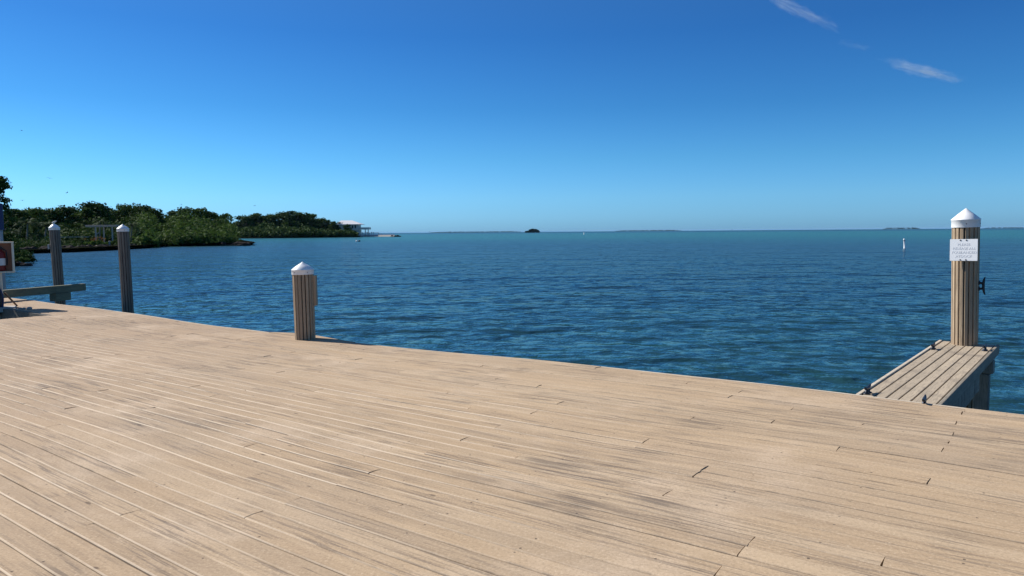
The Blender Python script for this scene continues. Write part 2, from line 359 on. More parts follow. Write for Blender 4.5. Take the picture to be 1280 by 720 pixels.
# ------------------------------------------------------------------ sea
rng = np.random.default_rng(5)
def graded(d0, rules):
    out = [d0]
    for far, step, growth in rules:
        while out[-1] < far:
            out.append(out[-1] + max(step, out[-1] * growth))
    return np.array(out)
xs_p = graded(0, ((85, 0.078, 0.0055), (40000, 0.4, 0.03))); xs = np.concatenate([-xs_p[:0:-1], xs_p])
ys = np.concatenate([np.linspace(-60, 3.0, 20), graded(4, ((130, 0.048, 0.0048), (60000, 0.5, 0.02)))])
XX, YY = np.meshgrid(xs.astype(np.float32), ys.astype(np.float32), indexing='ij')
sxp = np.maximum(np.gradient(xs), 0.03)[:, None]; syp = np.maximum(np.gradient(ys), 0.03)[None, :]
ZZ = np.zeros_like(XX)
for k in range(44):
    lam = 0.25 * (1.15 / 0.25) ** (rng.random() ** 1.1)
    th = R(214) + rng.normal(0, 0.62)
    kx, ky = math.sin(th) * 2 * math.pi / lam, math.cos(th) * 2 * math.pi / lam
    lx = lam / max(abs(math.sin(th)), 0.05); ly = lam / max(abs(math.cos(th)), 0.05)
    wt = (np.clip((lx / sxp - 2.5) / 2, 0, 1) * np.clip((ly / syp - 2.5) / 2, 0, 1)).astype(np.float32)
    ph = kx * XX + ky * YY + np.float32(rng.random() * 6.28)
    ph += (0.45 * np.sin(XX * np.float32(0.37 * rng.uniform(.6, 1.4)) + YY * np.float32(0.29 * rng.uniform(.6, 1.4)) + np.float32(rng.random() * 6))).astype(np.float32)
    amp = 0.0030 * lam
    ZZ += wt * np.float32(amp) * (np.cos(ph) + 0.2 * np.cos(2 * ph))
gust = 0.92 + 0.10 * np.sin(XX * 0.11 + 0.6 * np.sin(YY * 0.07)) * np.sin(YY * 0.09 + 1.0)
ZZ = ZZ * gust + WATER_Z
nx, ny = XX.shape
idx = np.arange(nx * ny).reshape(nx, ny)
F = np.stack([idx[:-1, :-1], idx[1:, :-1], idx[1:, 1:], idx[:-1, 1:]], -1).reshape(-1, 4)
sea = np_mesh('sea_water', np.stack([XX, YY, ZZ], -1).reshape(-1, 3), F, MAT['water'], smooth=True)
tag(sea, 'rippled blue green sea', None, None, 'structure')

# ------------------------------------------------------------------ dock
E = Vector((0.8035, -0.5953, 0)); N = Vector((0.5953, 0.8035, 0))      # along the boards, towards the water
def uv(u, v, z=0.0): return Vector((E.x * u + N.x * v, E.y * u + N.y * v, z))
V_EDGE, V_WALK, U_END = 7.50, 6.40, -16.3
EDGE_PX = [(15, 372.5), (60, 378.5), (106, 384), (165, 391.5), (220, 400.5), (270, 407.5), (331, 415), (460, 430.5), (480, 433), (640, 447.2), (800, 463), (960, 481), (1070, 493.5), (1280, 518.5)]
zu = []
for px, py in EDGE_PX:
    dv = ray(px, py); t = V_EDGE / (dv.x * N.x + dv.y * N.y)
    p = Vector((0, 0, CAM_H)) + dv * t
    zu.append((p.x * E.x + p.y * E.y, p.z))
ZU = np.array([a for a, b in zu]); ZV = np.array([b for a, b in zu])
def deck_z(u, v):
    f = np.clip((np.asarray(v) - 1.5) / 5.5, 0, 1); f = f * f * (3 - 2 * f)
    base = np.interp(u, ZU, ZV)
    return base * f + 0.011 * np.sin(u * 0.9 + v * 0.5) * np.clip((6.9 - np.asarray(v)) / 2, 0, 1) + 0.004 * np.sin(u * 2.1 - v * 1.7)

dock = thing('dock', 'broad sun-bleached tan plank dock covering the foreground', 'dock')
PITCH_B, GAP = 0.1345, 0.0036
rb = random.Random(11)
prof_y = [-1.0, -1.0, -0.93, -0.45, 0.0, 0.45, 0.93, 1.0, 1.0]
prof_z = [-0.034, -0.005, -0.0006, 0.0008, 0.0016, 0.0008, -0.0006, -0.005, -0.034]
Vs, Fs, A1, A2, A3 = [], [], [], [], []
nrow = int((V_EDGE + 3.2) / PITCH_B); base_i = 0; nprof = len(prof_y)
joist = 0.61
for i in range(nrow):
    vc = V_EDGE - (i + 0.5) * PITCH_B
    u_lo = -27.0 if vc > V_WALK else U_END + rb.uniform(-0.012, 0.012)
    u = u_lo; first = True
    u_hi = 12.0
    while u < u_hi - 0.3:
        L = joist * rb.choice([5, 6, 6, 7, 8, 8])
        e = u + L
        if first: e = u_lo + joist * rb.choice([2, 3, 4, 5, 6, 7, 8]); e = round(e / joist) * joist + rb.uniform(-0.015, 0.015); first = False
        if e > u_hi: e = u_hi
        g0, g1 = rb.uniform(0.0005, 0.0035), rb.uniform(0.0005, 0.0045)
        if rb.random() < 0.06: g1 += rb.uniform(0.003, 0.010)
        a, b = u + g0, e - g1
        m = max(2, int((b - a) / 0.45) + 1)
        us = np.linspace(a, b, m)
        hw = (PITCH_B - GAP) / 2 - rb.uniform(0, 0.0018)
        tone = rb.random(); offs = rb.uniform(0, 400); offv = rb.uniform(0, 90)
        tilt = rb.gauss(0, 0.0011); dz = rb.gauss(0, 0.0010); cup = rb.uniform(-0.6, 1.6)
        skew0, skew1 = rb.gauss(0, 0.004), rb.gauss(0, 0.004); lift0, lift1 = max(0, rb.gauss(0, 0.0022)), max(0, rb.gauss(0, 0.0022))
        bow = rb.gauss(0, 0.0012)
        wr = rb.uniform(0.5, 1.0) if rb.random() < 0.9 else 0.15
        for j, uu in enumerate(us):
            s = j / (m - 1)
            for q in range(nprof):
                yy = prof_y[q] * hw; vv = vc + yy + bow * math.sin(math.pi * s)
                usk = uu + (skew0 * (1 - s) + skew1 * s) * prof_y[q]
                vv += 0.020 * math.sin(uu * 0.62 + 0.3 + vc * 0.12) * min(1, max(0, (V_EDGE - 0.2 - vc) / 1.2))
                zz = prof_z[q] * (cup if 2 < q < 6 else 1.0) + tilt * prof_y[q] + dz + lift0 * max(0, 1 - s * 5) + lift1 * max(0, 1 - (1 - s) * 5)
                Vs.append((usk, vv, zz)); A1.append((usk + offs, yy + offv, 0.0))
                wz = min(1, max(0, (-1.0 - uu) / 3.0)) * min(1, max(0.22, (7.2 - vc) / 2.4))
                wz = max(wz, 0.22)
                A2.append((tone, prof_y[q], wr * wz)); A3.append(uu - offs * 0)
        for j in range(m - 1):
            for q in range(nprof - 1):
                p0 = base_i + j * nprof + q
                Fs.append((p0, p0 + nprof, p0 + nprof + 1, p0 + 1))
        for jj, flip in ((0, False), (m - 1, True)):
            for q in range(nprof // 2):
                p = [base_i + jj * nprof + k for k in (q, q + 1, nprof - 2 - q, nprof - 1 - q)]
                if len(set(p)) == 4: Fs.append(tuple(p if not flip else p[::-1]))
        base_i += m * nprof
        u = e
Vs = np.array(Vs); Vz = Vs[:, 2] + deck_z(Vs[:, 0], Vs[:, 1])
VW = np.stack([E.x * Vs[:, 0] + N.x * Vs[:, 1], E.y * Vs[:, 0] + N.y * Vs[:, 1], Vz], -1)
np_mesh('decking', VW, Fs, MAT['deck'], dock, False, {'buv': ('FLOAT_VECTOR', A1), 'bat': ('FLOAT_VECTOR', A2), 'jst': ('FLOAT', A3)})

def strip(name, u0_, u1_, v_in, v_out, z_top, z_bot, mat, parent, follow=True, n=90):
    """long timber following the deck's sag"""
    V, F_ = [], []
    for k in range(n + 1):
        uu = u0_ + (u1_ - u0_) * k / n; dz = float(deck_z(uu, min(v_out, V_EDGE))) if follow else 0
        for (v, z) in ((v_in, z_bot), (v_in, z_top), (v_out, z_top), (v_out, z_bot)):
            V.append(uv(uu, v, z + dz))
    for k in range(n):
        for q in range(4):
            a = k * 4 + q; b = k * 4 + (q + 1) % 4
            F_.append((a, a + 4, b + 4, b))
    F_.append((0, 1, 2, 3)); F_.append((n * 4 + 3, n * 4 + 2, n * 4 + 1, n * 4))
    return np_mesh(name, V, F_, mat, parent)
# the decking bulges out round the short pile: one shaped plank
BUL = [(336, 415.6), (345, 415.6), (356, 415.9), (367, 416.4), (381, 417.6), (395, 419.5), (410, 422.1), (424, 424.7), (434, 426.4), (444, 428.0)]
V, F_ = [], []
for px, py in BUL:
    u_ = -9.4
    for _ in range(4):
        zb = float(deck_z(u_, V_EDGE)); p = on_z(px, py, zb); u_ = p.x * E.x + p.y * E.y
    v_ = max(p.x * N.x + p.y * N.y, V_EDGE + 0.006)
    for (vv_, zz_) in ((V_EDGE - 0.01, -0.034), (V_EDGE - 0.01, 0.0045), (v_, 0.0045), (v_, -0.034)): V.append(uv(u_, vv_, zb + zz_))
for k in range(len(BUL) - 1):
    for q in range(4): F_.append((k * 4 + q, k * 4 + q + 4, k * 4 + (q + 1) % 4 + 4, k * 4 + (q + 1) % 4))
nV = len(V); BA = []
for k in range(nV): BA.append((0.5, 0.0, 0.0))
np_mesh('edge_plank', V, F_, MAT['deck'], dock, False, {'buv': ('FLOAT_VECTOR', [(p.x * E.x + p.y * E.y, p.x * N.x + p.y * N.y, 0) for p in V]), 'bat': ('FLOAT_VECTOR', BA), 'jst': ('FLOAT', [0.0] * nV)})
MAT['edgeboard'] = wood_mat('edge_board_wood', (0.62, 0.54, 0.42), (0.52, 0.44, 0.34), (0.25, 0.2, 0.16), 0.5, 'X', streak=0.3)
strip('edge_board', -27, 12, V_EDGE + 0.003, V_EDGE + 0.035, -0.004, -0.20, MAT['edgeboard'], dock)
strip('fascia', -27, U_END - 0.02, V_WALK - 0.06, V_WALK - 0.012, -0.006, -0.30, MAT['under'], dock)
V, F_ = [], []
mb = MB()
for k in range(60):
    v = V_WALK - 0.1 - k * 0.17
    if v > -3: mb.box(uv(U_END + 0.03, v - 0.08, -0.14), (0.045, 0.168, 0.2), (0, 0, math.atan2(E.y, E.x)))
mb.build('end_fascia', MAT['under'], dock)
mb = MB()
for k in range(50):
    uu = U_END + 0.305 + k * joist
    if uu < 12: mb.box(uv(uu, 2.3, -0.19), (0.05, 10.6, 0.18), (0, 0, math.atan2(E.y, E.x)))
for k in range(9):
    mb.box(uv(U_END - 0.8 - k * joist * 2, 7.05, -0.19), (0.05, 1.1, 0.18), (0, 0, math.atan2(E.y, E.x)))
mb.build('joist', MAT['under'], dock)
for k in range(9):
    for v in (7.3, 3.5, -0.5):
        uu = -15.5 + k * 3.2
        mb = MB(); p = uv(uu, v); mb.tube([(p.x, p.y, -2.2), (p.x, p.y, -0.3)], 0.14, 14); mb.build('support_pile', MAT['under'], dock)
for k in range(3):
    p = uv(-18.6 - k * 3.2, 7.05); mb = MB(); mb.tube([(p.x, p.y, -2.2), (p.x, p.y, -0.3)], 0.13, 14); mb.build('support_pile', MAT['under'], dock)

# ------------------------------------------------------------------ mooring piles with capped, slatted shafts
def make_pile(name, label, base_z, top_pt, foot_pt, r_top, r_bot, n_stave, mat, cap_h=0.17, collar=0.075, seed=0, group='capped mooring piles'):
    """axis runs from foot_pt to top_pt (cap tip); staves round a dark core"""
    foot = Vector(foot_pt); top = Vector(top_pt); ax = (top - foot); H = ax.length
    t = thing(name, label, 'mooring pile', foot, 0, group)
    q = Vector((0, 0, 1)).rotation_difference(ax.normalized()); t.rotation_mode = 'QUATERNION'; t.rotation_quaternion = q
    rs = random.Random(seed); shaft_h = H - cap_h
    core = MB(); core.lathe([(0, base_z), (r_bot * 0.90, base_z), (r_top * 0.90, shaft_h), (0, shaft_h)], seg=24); core.build('core', MAT['core'], t)
    st = MB()
    for k in range(n_stave):
        a0 = 2 * math.pi * (k + 0.5) / n_stave
        gapf = rs.uniform(0.66, 0.80)
        for (zz0, zz1) in ((base_z + 0.02, shaft_h - 0.004),):
            vv = []
            for z in (zz0, zz0 + (zz1 - zz0) * 0.33, zz0 + (zz1 - zz0) * 0.66, zz1):
                f = (z - base_z) / (shaft_h - base_z); rr = (r_bot + (r_top - r_bot) * f) + rs.uniform(-0.0015, 0.0015)
                w_ = math.pi * rr / n_stave * gapf
                ring = []
                for (tx, rd) in ((-w_, -0.026), (-w_, -0.005), (-w_ + 0.005, 0), (w_ - 0.005, 0), (w_, -0.005), (w_, -0.026)):
                    r_ = rr + rd; ring.append(st.bm.verts.new((r_ * math.cos(a0) - tx * math.sin(a0), r_ * math.sin(a0) + tx * math.cos(a0), z)))
                vv.append(ring)
            for A_, B_ in zip(vv[:-1], vv[1:]):
                for m_ in range(6): st.bm.faces.new((A_[m_], A_[(m_ + 1) % 6], B_[(m_ + 1) % 6], B_[m_]))
            st.bm.faces.new(vv[0][::-1]); st.bm.faces.new(vv[-1])
    st.build('shaft', mat, t)
    cp_ = MB(); rc = r_top * 1.06
    cp_.lathe([(0, shaft_h + 0.002), (rc - 0.012, shaft_h + 0.002), (rc - 0.012, shaft_h - collar * 0.6), (rc - 0.001, shaft_h - collar * 0.6), (rc, shaft_h - collar * 0.6 + 0.004),
               (rc, shaft_h + collar * 0.38), (rc + 0.006, shaft_h + collar * 0.42), (rc + 0.004, shaft_h + collar * 0.5),
               (rc * 0.55, shaft_h + cap_h * 0.62), (rc * 0.16, H - 0.02), (0.012, H - 0.006), (0, H)], seg=40)
    cap = cp_.build('cap', MAT['white'], t)
    for a in (1.9, 4.2, 5.4): MB().blob((rc * math.cos(a), rc * math.sin(a), shaft_h - collar * 0.1), 0.008, 0, 1).build('screw', MAT['screw'], cap)
    t['H'] = H
    return t, H, shaft_h

# middle pile stands on the dock edge
foot = on_z(381.6, 420.5, -0.02); dm = foot.y
top = at_dist(378.0, 327.2, dm)
pile_m, Hm, sm_h = make_pile('mooring_pile', 'short tan slatted pile with white cone cap, standing on the dock edge', -1.6, top, foot, 0.160, 0.150, 17, MAT['pile'], 0.155, 0.07, 3)
fb = MB(); fb.box((0.18, 0.02, 0.725), (0.045, 0.10, 0.475), bevel=0.006); fb.build('fender_board', MAT['pile'], pile_m)

# tall pile at the end of the finger pier
foot = on_z(1205.6, 430.5, 0.0); dr = foot.y
top = at_dist(1207.6, 260.3, dr)
pile_r, Hr, sr_h = make_pile('mooring_pile', 'tall tan slatted pile carrying a white notice, at the end of the narrow pier', -2.2, top, foot, 0.164, 0.154, 17, MAT['pile'], 0.20, 0.10, 4)
face = math.atan2(-foot.y, -foot.x)            # towards the dock's middle
# two distant grey piles
foot = at_dist(160.5, 398, 16.6); top = at_dist(153.2, 280.2, 16.6)
pile_b, Hb, sb_h = make_pile('mooring_pile', 'grey slatted pile with silver cone cap rising from the water just beyond the dock edge', -1.8, top, foot, 0.120, 0.115, 13, MAT['pile_grey'], 0.13, 0.06, 5)
foot = at_dist(76.4, 392, 20.1); top = at_dist(67.3, 279.0, 20.1)
pile_a, Ha, sa_h = make_pile('mooring_pile', 'grey slatted pile with white cone cap standing behind the long timber beam', -1.6, top, foot, 0.128, 0.122, 13, MAT['pile_grey'], 0.15, 0.06, 6)
b = MB(); b.box((-0.135, -0.06, sa_h - 0.48), (0.05, 0.09, 0.13), bevel=0.008); b.build('junction_box', MAT['concrete'], pile_a)

def cleat_mesh(mb, c, L=0.24, along='Y', up='Z'):
    """horn cleat: two feet and a long horned bar"""
    c = Vector(c); A_ = {'X': Vector((1, 0, 0)), 'Y': Vector((0, 1, 0)), 'Z': Vector((0, 0, 1))}
    a = A_[along]; n = A_[up]
    mb.tube([c - a * L * .5 + n * .075, c - a * L * .36 + n * .062, c - a * L * .15 + n * .055, c + a * L * .15 + n * .055, c + a * L * .36 + n * .062, c + a * L * .5 + n * .075], [0.007, 0.013, 0.017, 0.017, 0.013, 0.007], 10)
    for s in (-1, 1):
        mb.tube([c + a * s * L * .17, c + a * s * L * .16 + n * .02, c + a * s * L * .13 + n * .058], [0.026, 0.016, 0.014], 10)
        mb.tube([c + a * s * L * .17, c + a * s * L * .17 + n * .012], [0.034, 0.03], 10)
    return mb
# cleat bolted to the right side of the tall pile (side seen from the dock)
cl = cleat_mesh(MB(), (0, 0, 0), 0.24, 'Z', 'X').build('cleat', MAT['cleat'], pile_r)
ang = face + R(82); zc = Hr * (432 - 357) / (432 - 260)
cl.location = (0.158 * math.cos(ang), 0.158 * math.sin(ang), zc); cl.rotation_euler = (0, 0, ang)

# notice on the tall pile: its own thing
sg = thing('notice_sign', 'small square white notice with faded grey capitals screwed to the tall pile', 'sign')
sg.parent = None
SIGN_YAW = R(-17)
sp_ = at_dist(1204.6, 312.5, dr - 0.172)
sg.location = sp_; sg.rotation_euler = (0, R(-1.0), face - R(270) + SIGN_YAW)
pl = MB().box((0, 0, 0), (0.335, 0.006, 0.292), bevel=0.002).build('panel', MAT['sign'], sg)
for txt, xx, zz in (('PLEASE', 0, 0.078), ('RELEASE', -0.043, 0.025), ('ALL', 0.103, 0.025), ('YOUR', -0.083, -0.028), ('LANDED', 0.062, -0.028), ('AT', -0.068, -0.081), ('DOCK', 0.032, -0.081)):
    cu = bpy.data.curves.new('lettering', 'FONT'); cu.body = txt; cu.size = 0.046; cu.align_x = 'CENTER'; cu.extrude = 0.0006; cu.space_character = 1.08
    cu.materials.append(MAT['letter'])
    tmp = bpy.data.objects.new('lettering', cu); COL.objects.link(tmp); bpy.context.view_layer.update()
    me = bpy.data.meshes.new_from_object(tmp.evaluated_get(bpy.context.evaluated_depsgraph_get())); bpy.data.objects.remove(tmp); bpy.data.curves.remove(cu)
    o = bpy.data.objects.new('lettering', me); COL.objects.link(o); o.parent = sg; o.location = (xx, -0.0040, zz - 0.02); o.rotation_euler = (R(90), 0, 0)
for x, z in ((-0.04, 0.132), (0.032, 0.132), (-0.04, -0.132), (0.028, -0.132)):
    MB().lathe([(0, -0.003), (0.009, -0.003), (0.009, 0.002), (0.005, 0.004), (0, 0.004)], seg=12).build('screw', MAT['screw'], sg)
    o = COL.objects[-1]; o.location = (x, -0.005, z); o.rotation_euler = (R(90), 0, 0)

# ------------------------------------------------------------------ narrow finger pier
ln, lf = on_z(1070, 494), on_z(1174, 426.0)
rf = on_z(1249, 432.0); rn = on_z(1168, 505.5)
dirp = (lf - ln); dirp.z = 0; Lp = dirp.length; dirp.normalize()
side = Vector((dirp.y, -dirp.x, 0))
Wp = (rf - lf).dot(side)
rotp = math.atan2(dirp.y, dirp.x) - math.pi / 2
pier = thing('finger_pier', 'narrow grey plank pier jutting from the dock to the tall pile', 'pier', ln, rotp)
# local: x across (0..Wp), y outwards (y0..Lp)
y0, npk = -0.05, 6
end_dy = (rf - lf).dot(dirp)
mb = MB(); pw = (Wp - 0.09) / npk
rs = random.Random(2)
for k in range(npk):
    xc = 0.045 + pw * (k + 0.5)
    mb.box((xc, (y0 + Lp) / 2 + rs.uniform(-.01, .01), -0.02 + rs.uniform(-.002, .002)), (pw - 0.014, Lp - y0, 0.04), (0, rs.uniform(-.008, .008), 0), bevel=0.005)
mb.build('decking', MAT['pier'], pier)
MB().box((0.018, (y0 + Lp) / 2, -0.055), (0.036, Lp - y0, 0.14), bevel=0.006).build('edge_rail', MAT['edgeboard'], pier)
MB().box((Wp - 0.018, (y0 + Lp) / 2 + .01, -0.055), (0.036, Lp - y0 + .03, 0.13), bevel=0.008).build('edge_rail', MAT['pier_side'], pier)
sbm = MB(); nb = 15; bl_ = (Lp - 1.55 - y0) / nb
for k in range(nb): sbm.box((Wp - 0.055 + rs.uniform(-.003, .003), y0 + bl_ * (k + .5), -0.225 - rs.uniform(0, .02)), (0.03, bl_ - 0.006, 0.25), bevel=0.003)
sbm.build('side_skirt', MAT['pier_side'], pier)
MB().box((0.06, (y0 + Lp) / 2, -0.23), (0.045, Lp - y0 - 0.3, 0.30), bevel=0.006).build('side_beam', MAT['pier_side'], pier)
MB().box((Wp / 2, Lp - 0.62, -0.205), (Wp + 0.02, 0.18, 0.17), bevel=0.008).build('cross_beam', MAT['pier_leg'], pier)
for (x, y) in ((Wp - 0.115, Lp - 0.62), (Wp - 0.16, Lp - 2.6), (0.14, Lp - 0.62), (0.14, Lp - 2.6)):
    MB().box((x, y, -1.25), (0.17, 0.15, 1.9), bevel=0.012).build('leg', MAT['pier_leg'], pier)
for (px, py) in ((1164, 436.5), (1231, 438.5), (1083, 492), (1155, 507)):
    p = on_z(px, py); rel = p - ln
    x, y = rel.dot(side), rel.dot(dirp)
    c = cleat_mesh(MB(), (0, 0, 0), 0.22).build('cleat', MAT['cleat'], pier); c.location = (min(max(x, 0.07), Wp - 0.09), y, 0.002); c.rotation_euler = (0, 0, R(rs.uniform(-6, 6)))

# ------------------------------------------------------------------ timber beam across the grey pile
pl_, pr_ = at_dist(-60, 363.5, 16.6), at_dist(105, 358.0, 20.0)
bz = 0.5 * (pl_.z + pr_.z)
beam = thing('mooring_beam', 'long greenish timber beam held across the grey pile beside the water', 'timber beam', (pr_.x, pr_.y, 0))
dvec = Vector((pl_.x - pr_.x, pl_.y - pr_.y, 0)); bl = dvec.length; brot = math.atan2(dvec.y, dvec.x)
bm_ = MB(); bm_.box((bl / 2, 0, bz - 0.095), (bl, 0.14, 0.19), bevel=0.008); o = bm_.build('beam', MAT['beam'], beam); o.rotation_euler = (0, 0, brot)
ang_b = brot
p1 = at_dist(72.5, 368, 19.3); rel = Vector((p1.x - pr_.x, p1.y - pr_.y, 0)); lx = rel.dot(dvec.normalized())
bo = MB(); bo.box((lx, 0.0, bz - 0.19 - 0.105), (0.46, 0.22, 0.205), bevel=0.01); o = bo.build('bolster', MAT['beam'], beam); o.rotation_euler = (0, 0, brot)
bo = MB(); bo.tube([(bl - 0.6, 0, -1.7), (bl - 0.6, 0, bz - 0.19)], 0.13, 14); o = bo.build('support_pile', MAT['pile_grey'], beam); o.rotation_euler = (0, 0, brot)

# ------------------------------------------------------------------ fire point at the left edge of the dock
fp = at_dist(-4, 390, 16.2); fz = float(deck_z(-18.0, 6.6))
st = thing('fire_cabinet_stand', 'tan open-fronted cabinet on a post at the dock corner', 'cabinet', (fp.x, fp.y, fz), R(30))
S = 16.2 / FOC
ctop = at_dist(5, 303, 16.2).z - fz; cbot = at_dist(5, 340.5, 16.2).z - fz; ch = ctop - cbot; cc = (ctop + cbot) / 2
cx = 0.10
cab = MB()
cab.box((cx, 0.20, cc), (0.50, 0.025, ch)); cab.box((cx - 0.25, 0.10, cc), (0.03, 0.22, ch), bevel=.004); cab.box((cx + 0.25, 0.10, cc), (0.03, 0.22, ch), bevel=.004)
cab.box((cx, 0.10, cc + ch / 2 - .002), (0.54, 0.24, 0.03), bevel=.004); cab.box((cx, 0.10, cc - ch / 2 + .002), (0.54, 0.24, 0.03), bevel=.004)
cab.build('cabinet_box', MAT['tan'], st)
MB().box((cx, 0.182, cc), (0.46, 0.006, ch - 0.04)).build('back_panel', MAT['taninside'], st)
MB().box((0.02, 0.14, (cbot - 0.5) / 2), (0.20, 0.10, cbot + 0.48), bevel=.006).build('post', MAT['tan'], st)
MB().box((0.0, 0.1, -0.03), (0.7, 0.34, 0.11), bevel=.01).build('base', MAT['concrete'], st)
MB().tube([(0.15, 0.14, 0.33), (0.37, 0.16, 0.02)], 0.02, 8).build('brace', MAT['orange'], st)
ex = thing('fire_extinguisher', 'red fire extinguisher with a pale label inside the tan cabinet', 'extinguisher', (fp.x, fp.y, fz), R(30))
ey = 0.09; ez = cbot + 0.03
exx = cx + 0.03
MB().lathe([(0, ez), (0.075, ez), (0.08, ez + .015), (0.08, ez + .36), (0.06, ez + .42), (0.03, ez + .44), (0.025, ez + .47), (0, ez + .47)], (exx, ey, 0), 24).build('cylinder_body', MAT['red'], ex)
MB().lathe([(0.0812, ez + .12), (0.0818, ez + .125), (0.0818, ez + .27), (0.0812, ez + .275)], (exx, ey, 0), 24).build('paper_label', MAT['labelw'], ex)
v = MB(); v.box((exx, ey, ez + .495), (.05, .05, .05), bevel=.008); v.box((exx - .05, ey, ez + .53), (.13, .02, .015), (0, R(-12), 0)); v.tube([(exx + .03, ey - .01, ez + .49), (exx + .10, ey - .03, ez + .44), (exx + .11, ey - .03, ez + .25), (exx + .1, ey - .03, ez + .12)], .012, 8); v.build('valve', MAT['rope'], ex)
hs_ = thing('hose_coil', 'dark navy hose coil hanging on the tan post over the dock notch', 'hose', (fp.x, fp.y, fz), R(30))
hz = MB()
for k in range(5):
    rx, rz, yy = 0.11 + .015 * k, 0.26 + .02 * k, 0.02 - 0.018 * (k % 3)
    hz.tube([(-0.05 + rx * math.cos(a), yy, 0.18 + rz * math.sin(a)) for a in np.linspace(0, 2 * math.pi, 33)], 0.026, 8, False)
hz.build('hose', MAT['blue'], hs_)
sh = MB(); sh.tube([(0.06, -.06, .44), (0.10, -.065, .3), (0.09, -.06, .1), (0.04, -.05, -.02)], .02, 8); sh.build('strap', MAT['rope'], hs_)
bp_ = at_dist(-6, 271, 22.0)
bs = thing('banner_post', 'dark blue upright board on a pale post cut off by the picture edge', 'sign post', (bp_.x, bp_.y, -0.7))
MB().box((0, 0, bp_.z + 0.7), (0.46, 0.05, 0.78), bevel=.01).build('board', MAT['blue'], bs)
MB().tube([(0.10, 0.06, -1.2), (0.10, 0.06, bp_.z + 0.7 + .3)], 0.05, 12).build('post', MAT['concrete'], bs)
# small pale stones by the stand
pp = on_z(30, 386.5, fz)
for k, (dx, dy, r_) in enumerate(((0.0, 0.0, .035), (0.13, -0.02, .045), (-0.12, 0.05, .03))):
    b = MB().blob((pp.x + dx, pp.y + dy, float(deck_z(-18, 6.9)) + r_ * .5), (r_ * 1.4, r_, r_ * .7), .15, 2, k).build('shell_chunk', MAT['palerock'])
    tag(b, ('pale shell lump lying near the foot of the cabinet stand', 'largest pale shell lump, outermost by the cabinet stand', 'smallest pale shell lump, closest to the cabinet stand')[k], 'shell', 'shells on the dock')

# ------------------------------------------------------------------ shore
def land(name, ring, z, mat, skirt=2.5, label=None):
    bm = bmesh.new(); c = sum((Vector(p) for p in ring), Vector()) / len(ring)
    top_ = []; n = len(ring); rs = random.Random(len(ring))
    lo = []
    for k, p in enumerate(ring):
        p = Vector(p); a = Vector(ring[k - 1]); b = Vector(ring[(k + 1) % n]); t_ = (b - a).normalized(); out = Vector((t_.y, -t_.x, 0))
        top_.append(bm.verts.new((p.x - out.x * skirt, p.y - out.y * skirt, z + rs.uniform(-.1, .15)))); lo.append(bm.verts.new((p.x, p.y, WATER_Z - 0.6)))
    bm.faces.new(top_)
    for k in range(n): bm.faces.new((lo[k], lo[(k + 1) % n], top_[(k + 1) % n], top_[k]))
    bmesh.ops.triangulate(bm, faces=bm.faces[:1]); bmesh.ops.recalc_face_normals(bm, faces=bm.faces)
    me = bpy.data.meshes.new(name); bm.to_mesh(me); bm.free(); me.materials.append(mat)
    o = bpy.data.objects.new(name, me); COL.objects.link(o); return tag(o, label, None, None, 'structure')
def shp(px, py): p = on_z(px, py, WATER_Z); return Vector((p.x, p.y, 0))
ringA = [shp(-150, 321), shp(24, 317), shp(76, 315.2), shp(120, 313.2), shp(180, 309.8), shp(191, 307.6), shp(234, 307.8), shp(270, 307.2), shp(306, 306.6), shp(304, 305.2), shp(289, 301.5), shp(291, 298.2), shp(330, 297.9), shp(380, 297.4), shp(444, 296.6), shp(450, 295.9), Vector((-130, 640, 0)), Vector((-620, 700, 0)), Vector((-420, 130, 0))]
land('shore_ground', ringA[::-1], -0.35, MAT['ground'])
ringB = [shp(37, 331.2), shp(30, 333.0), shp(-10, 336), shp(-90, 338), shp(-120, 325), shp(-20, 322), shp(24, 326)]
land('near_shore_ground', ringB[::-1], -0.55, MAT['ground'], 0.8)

# ---- leaf clouds
def leaf_cloud(clumps, per, size, rng_, flat=0.5):
    """clumps: (x,y,z,rx,ry,rz) -> vertices, quads, tone"""
    clumps = np.asarray(clumps, float); n = len(clumps)
    cidx = np.repeat(np.arange(n), per); m = len(cidx)
    dirs = rng_.normal(size=(m, 3)); dirs /= np.linalg.norm(dirs, axis=1)[:, None]
    rad = rng_.random(m) ** 0.4 * (0.85 + 0.3 * rng_.random(m))
    C_ = clumps[cidx, :3] + dirs * rad[:, None] * clumps[cidx, 3:]
    nrm = dirs * 0.9 + rng_.normal(size=(m, 3)) * 0.7 + np.array([0, 0, 0.35]); nrm /= np.linalg.norm(nrm, axis=1)[:, None]
    a = np.cross(nrm, rng_.normal(size=(m, 3))); a /= np.linalg.norm(a, axis=1)[:, None]; b = np.cross(nrm, a)
    s = size * (0.55 + 0.9 * rng_.random(m))[:, None]
    Vv = np.stack([C_ - a * s, C_ - b * s * 0.55 + nrm * s * .12, C_ + a * s, C_ + b * s * 0.55 + nrm * s * .12], 1).reshape(-1, 3)
    Ff = np.arange(m * 4).reshape(-1, 4)
    ct = rng_.random(n)
    tone = np.repeat(np.clip(0.7 * ct[cidx] + 0.3 * rng_.random(m), 0, 1), 4)
    return Vv, Ff, tone
def leaf_obj(name, clumps, per, size, mat, seed, parent=None):
    Vv, Ff, tn = leaf_cloud(clumps, per, size, np.random.default_rng(seed))
    return np_mesh(name, Vv, Ff, mat, parent, False, {'tone': ('FLOAT', tn)})

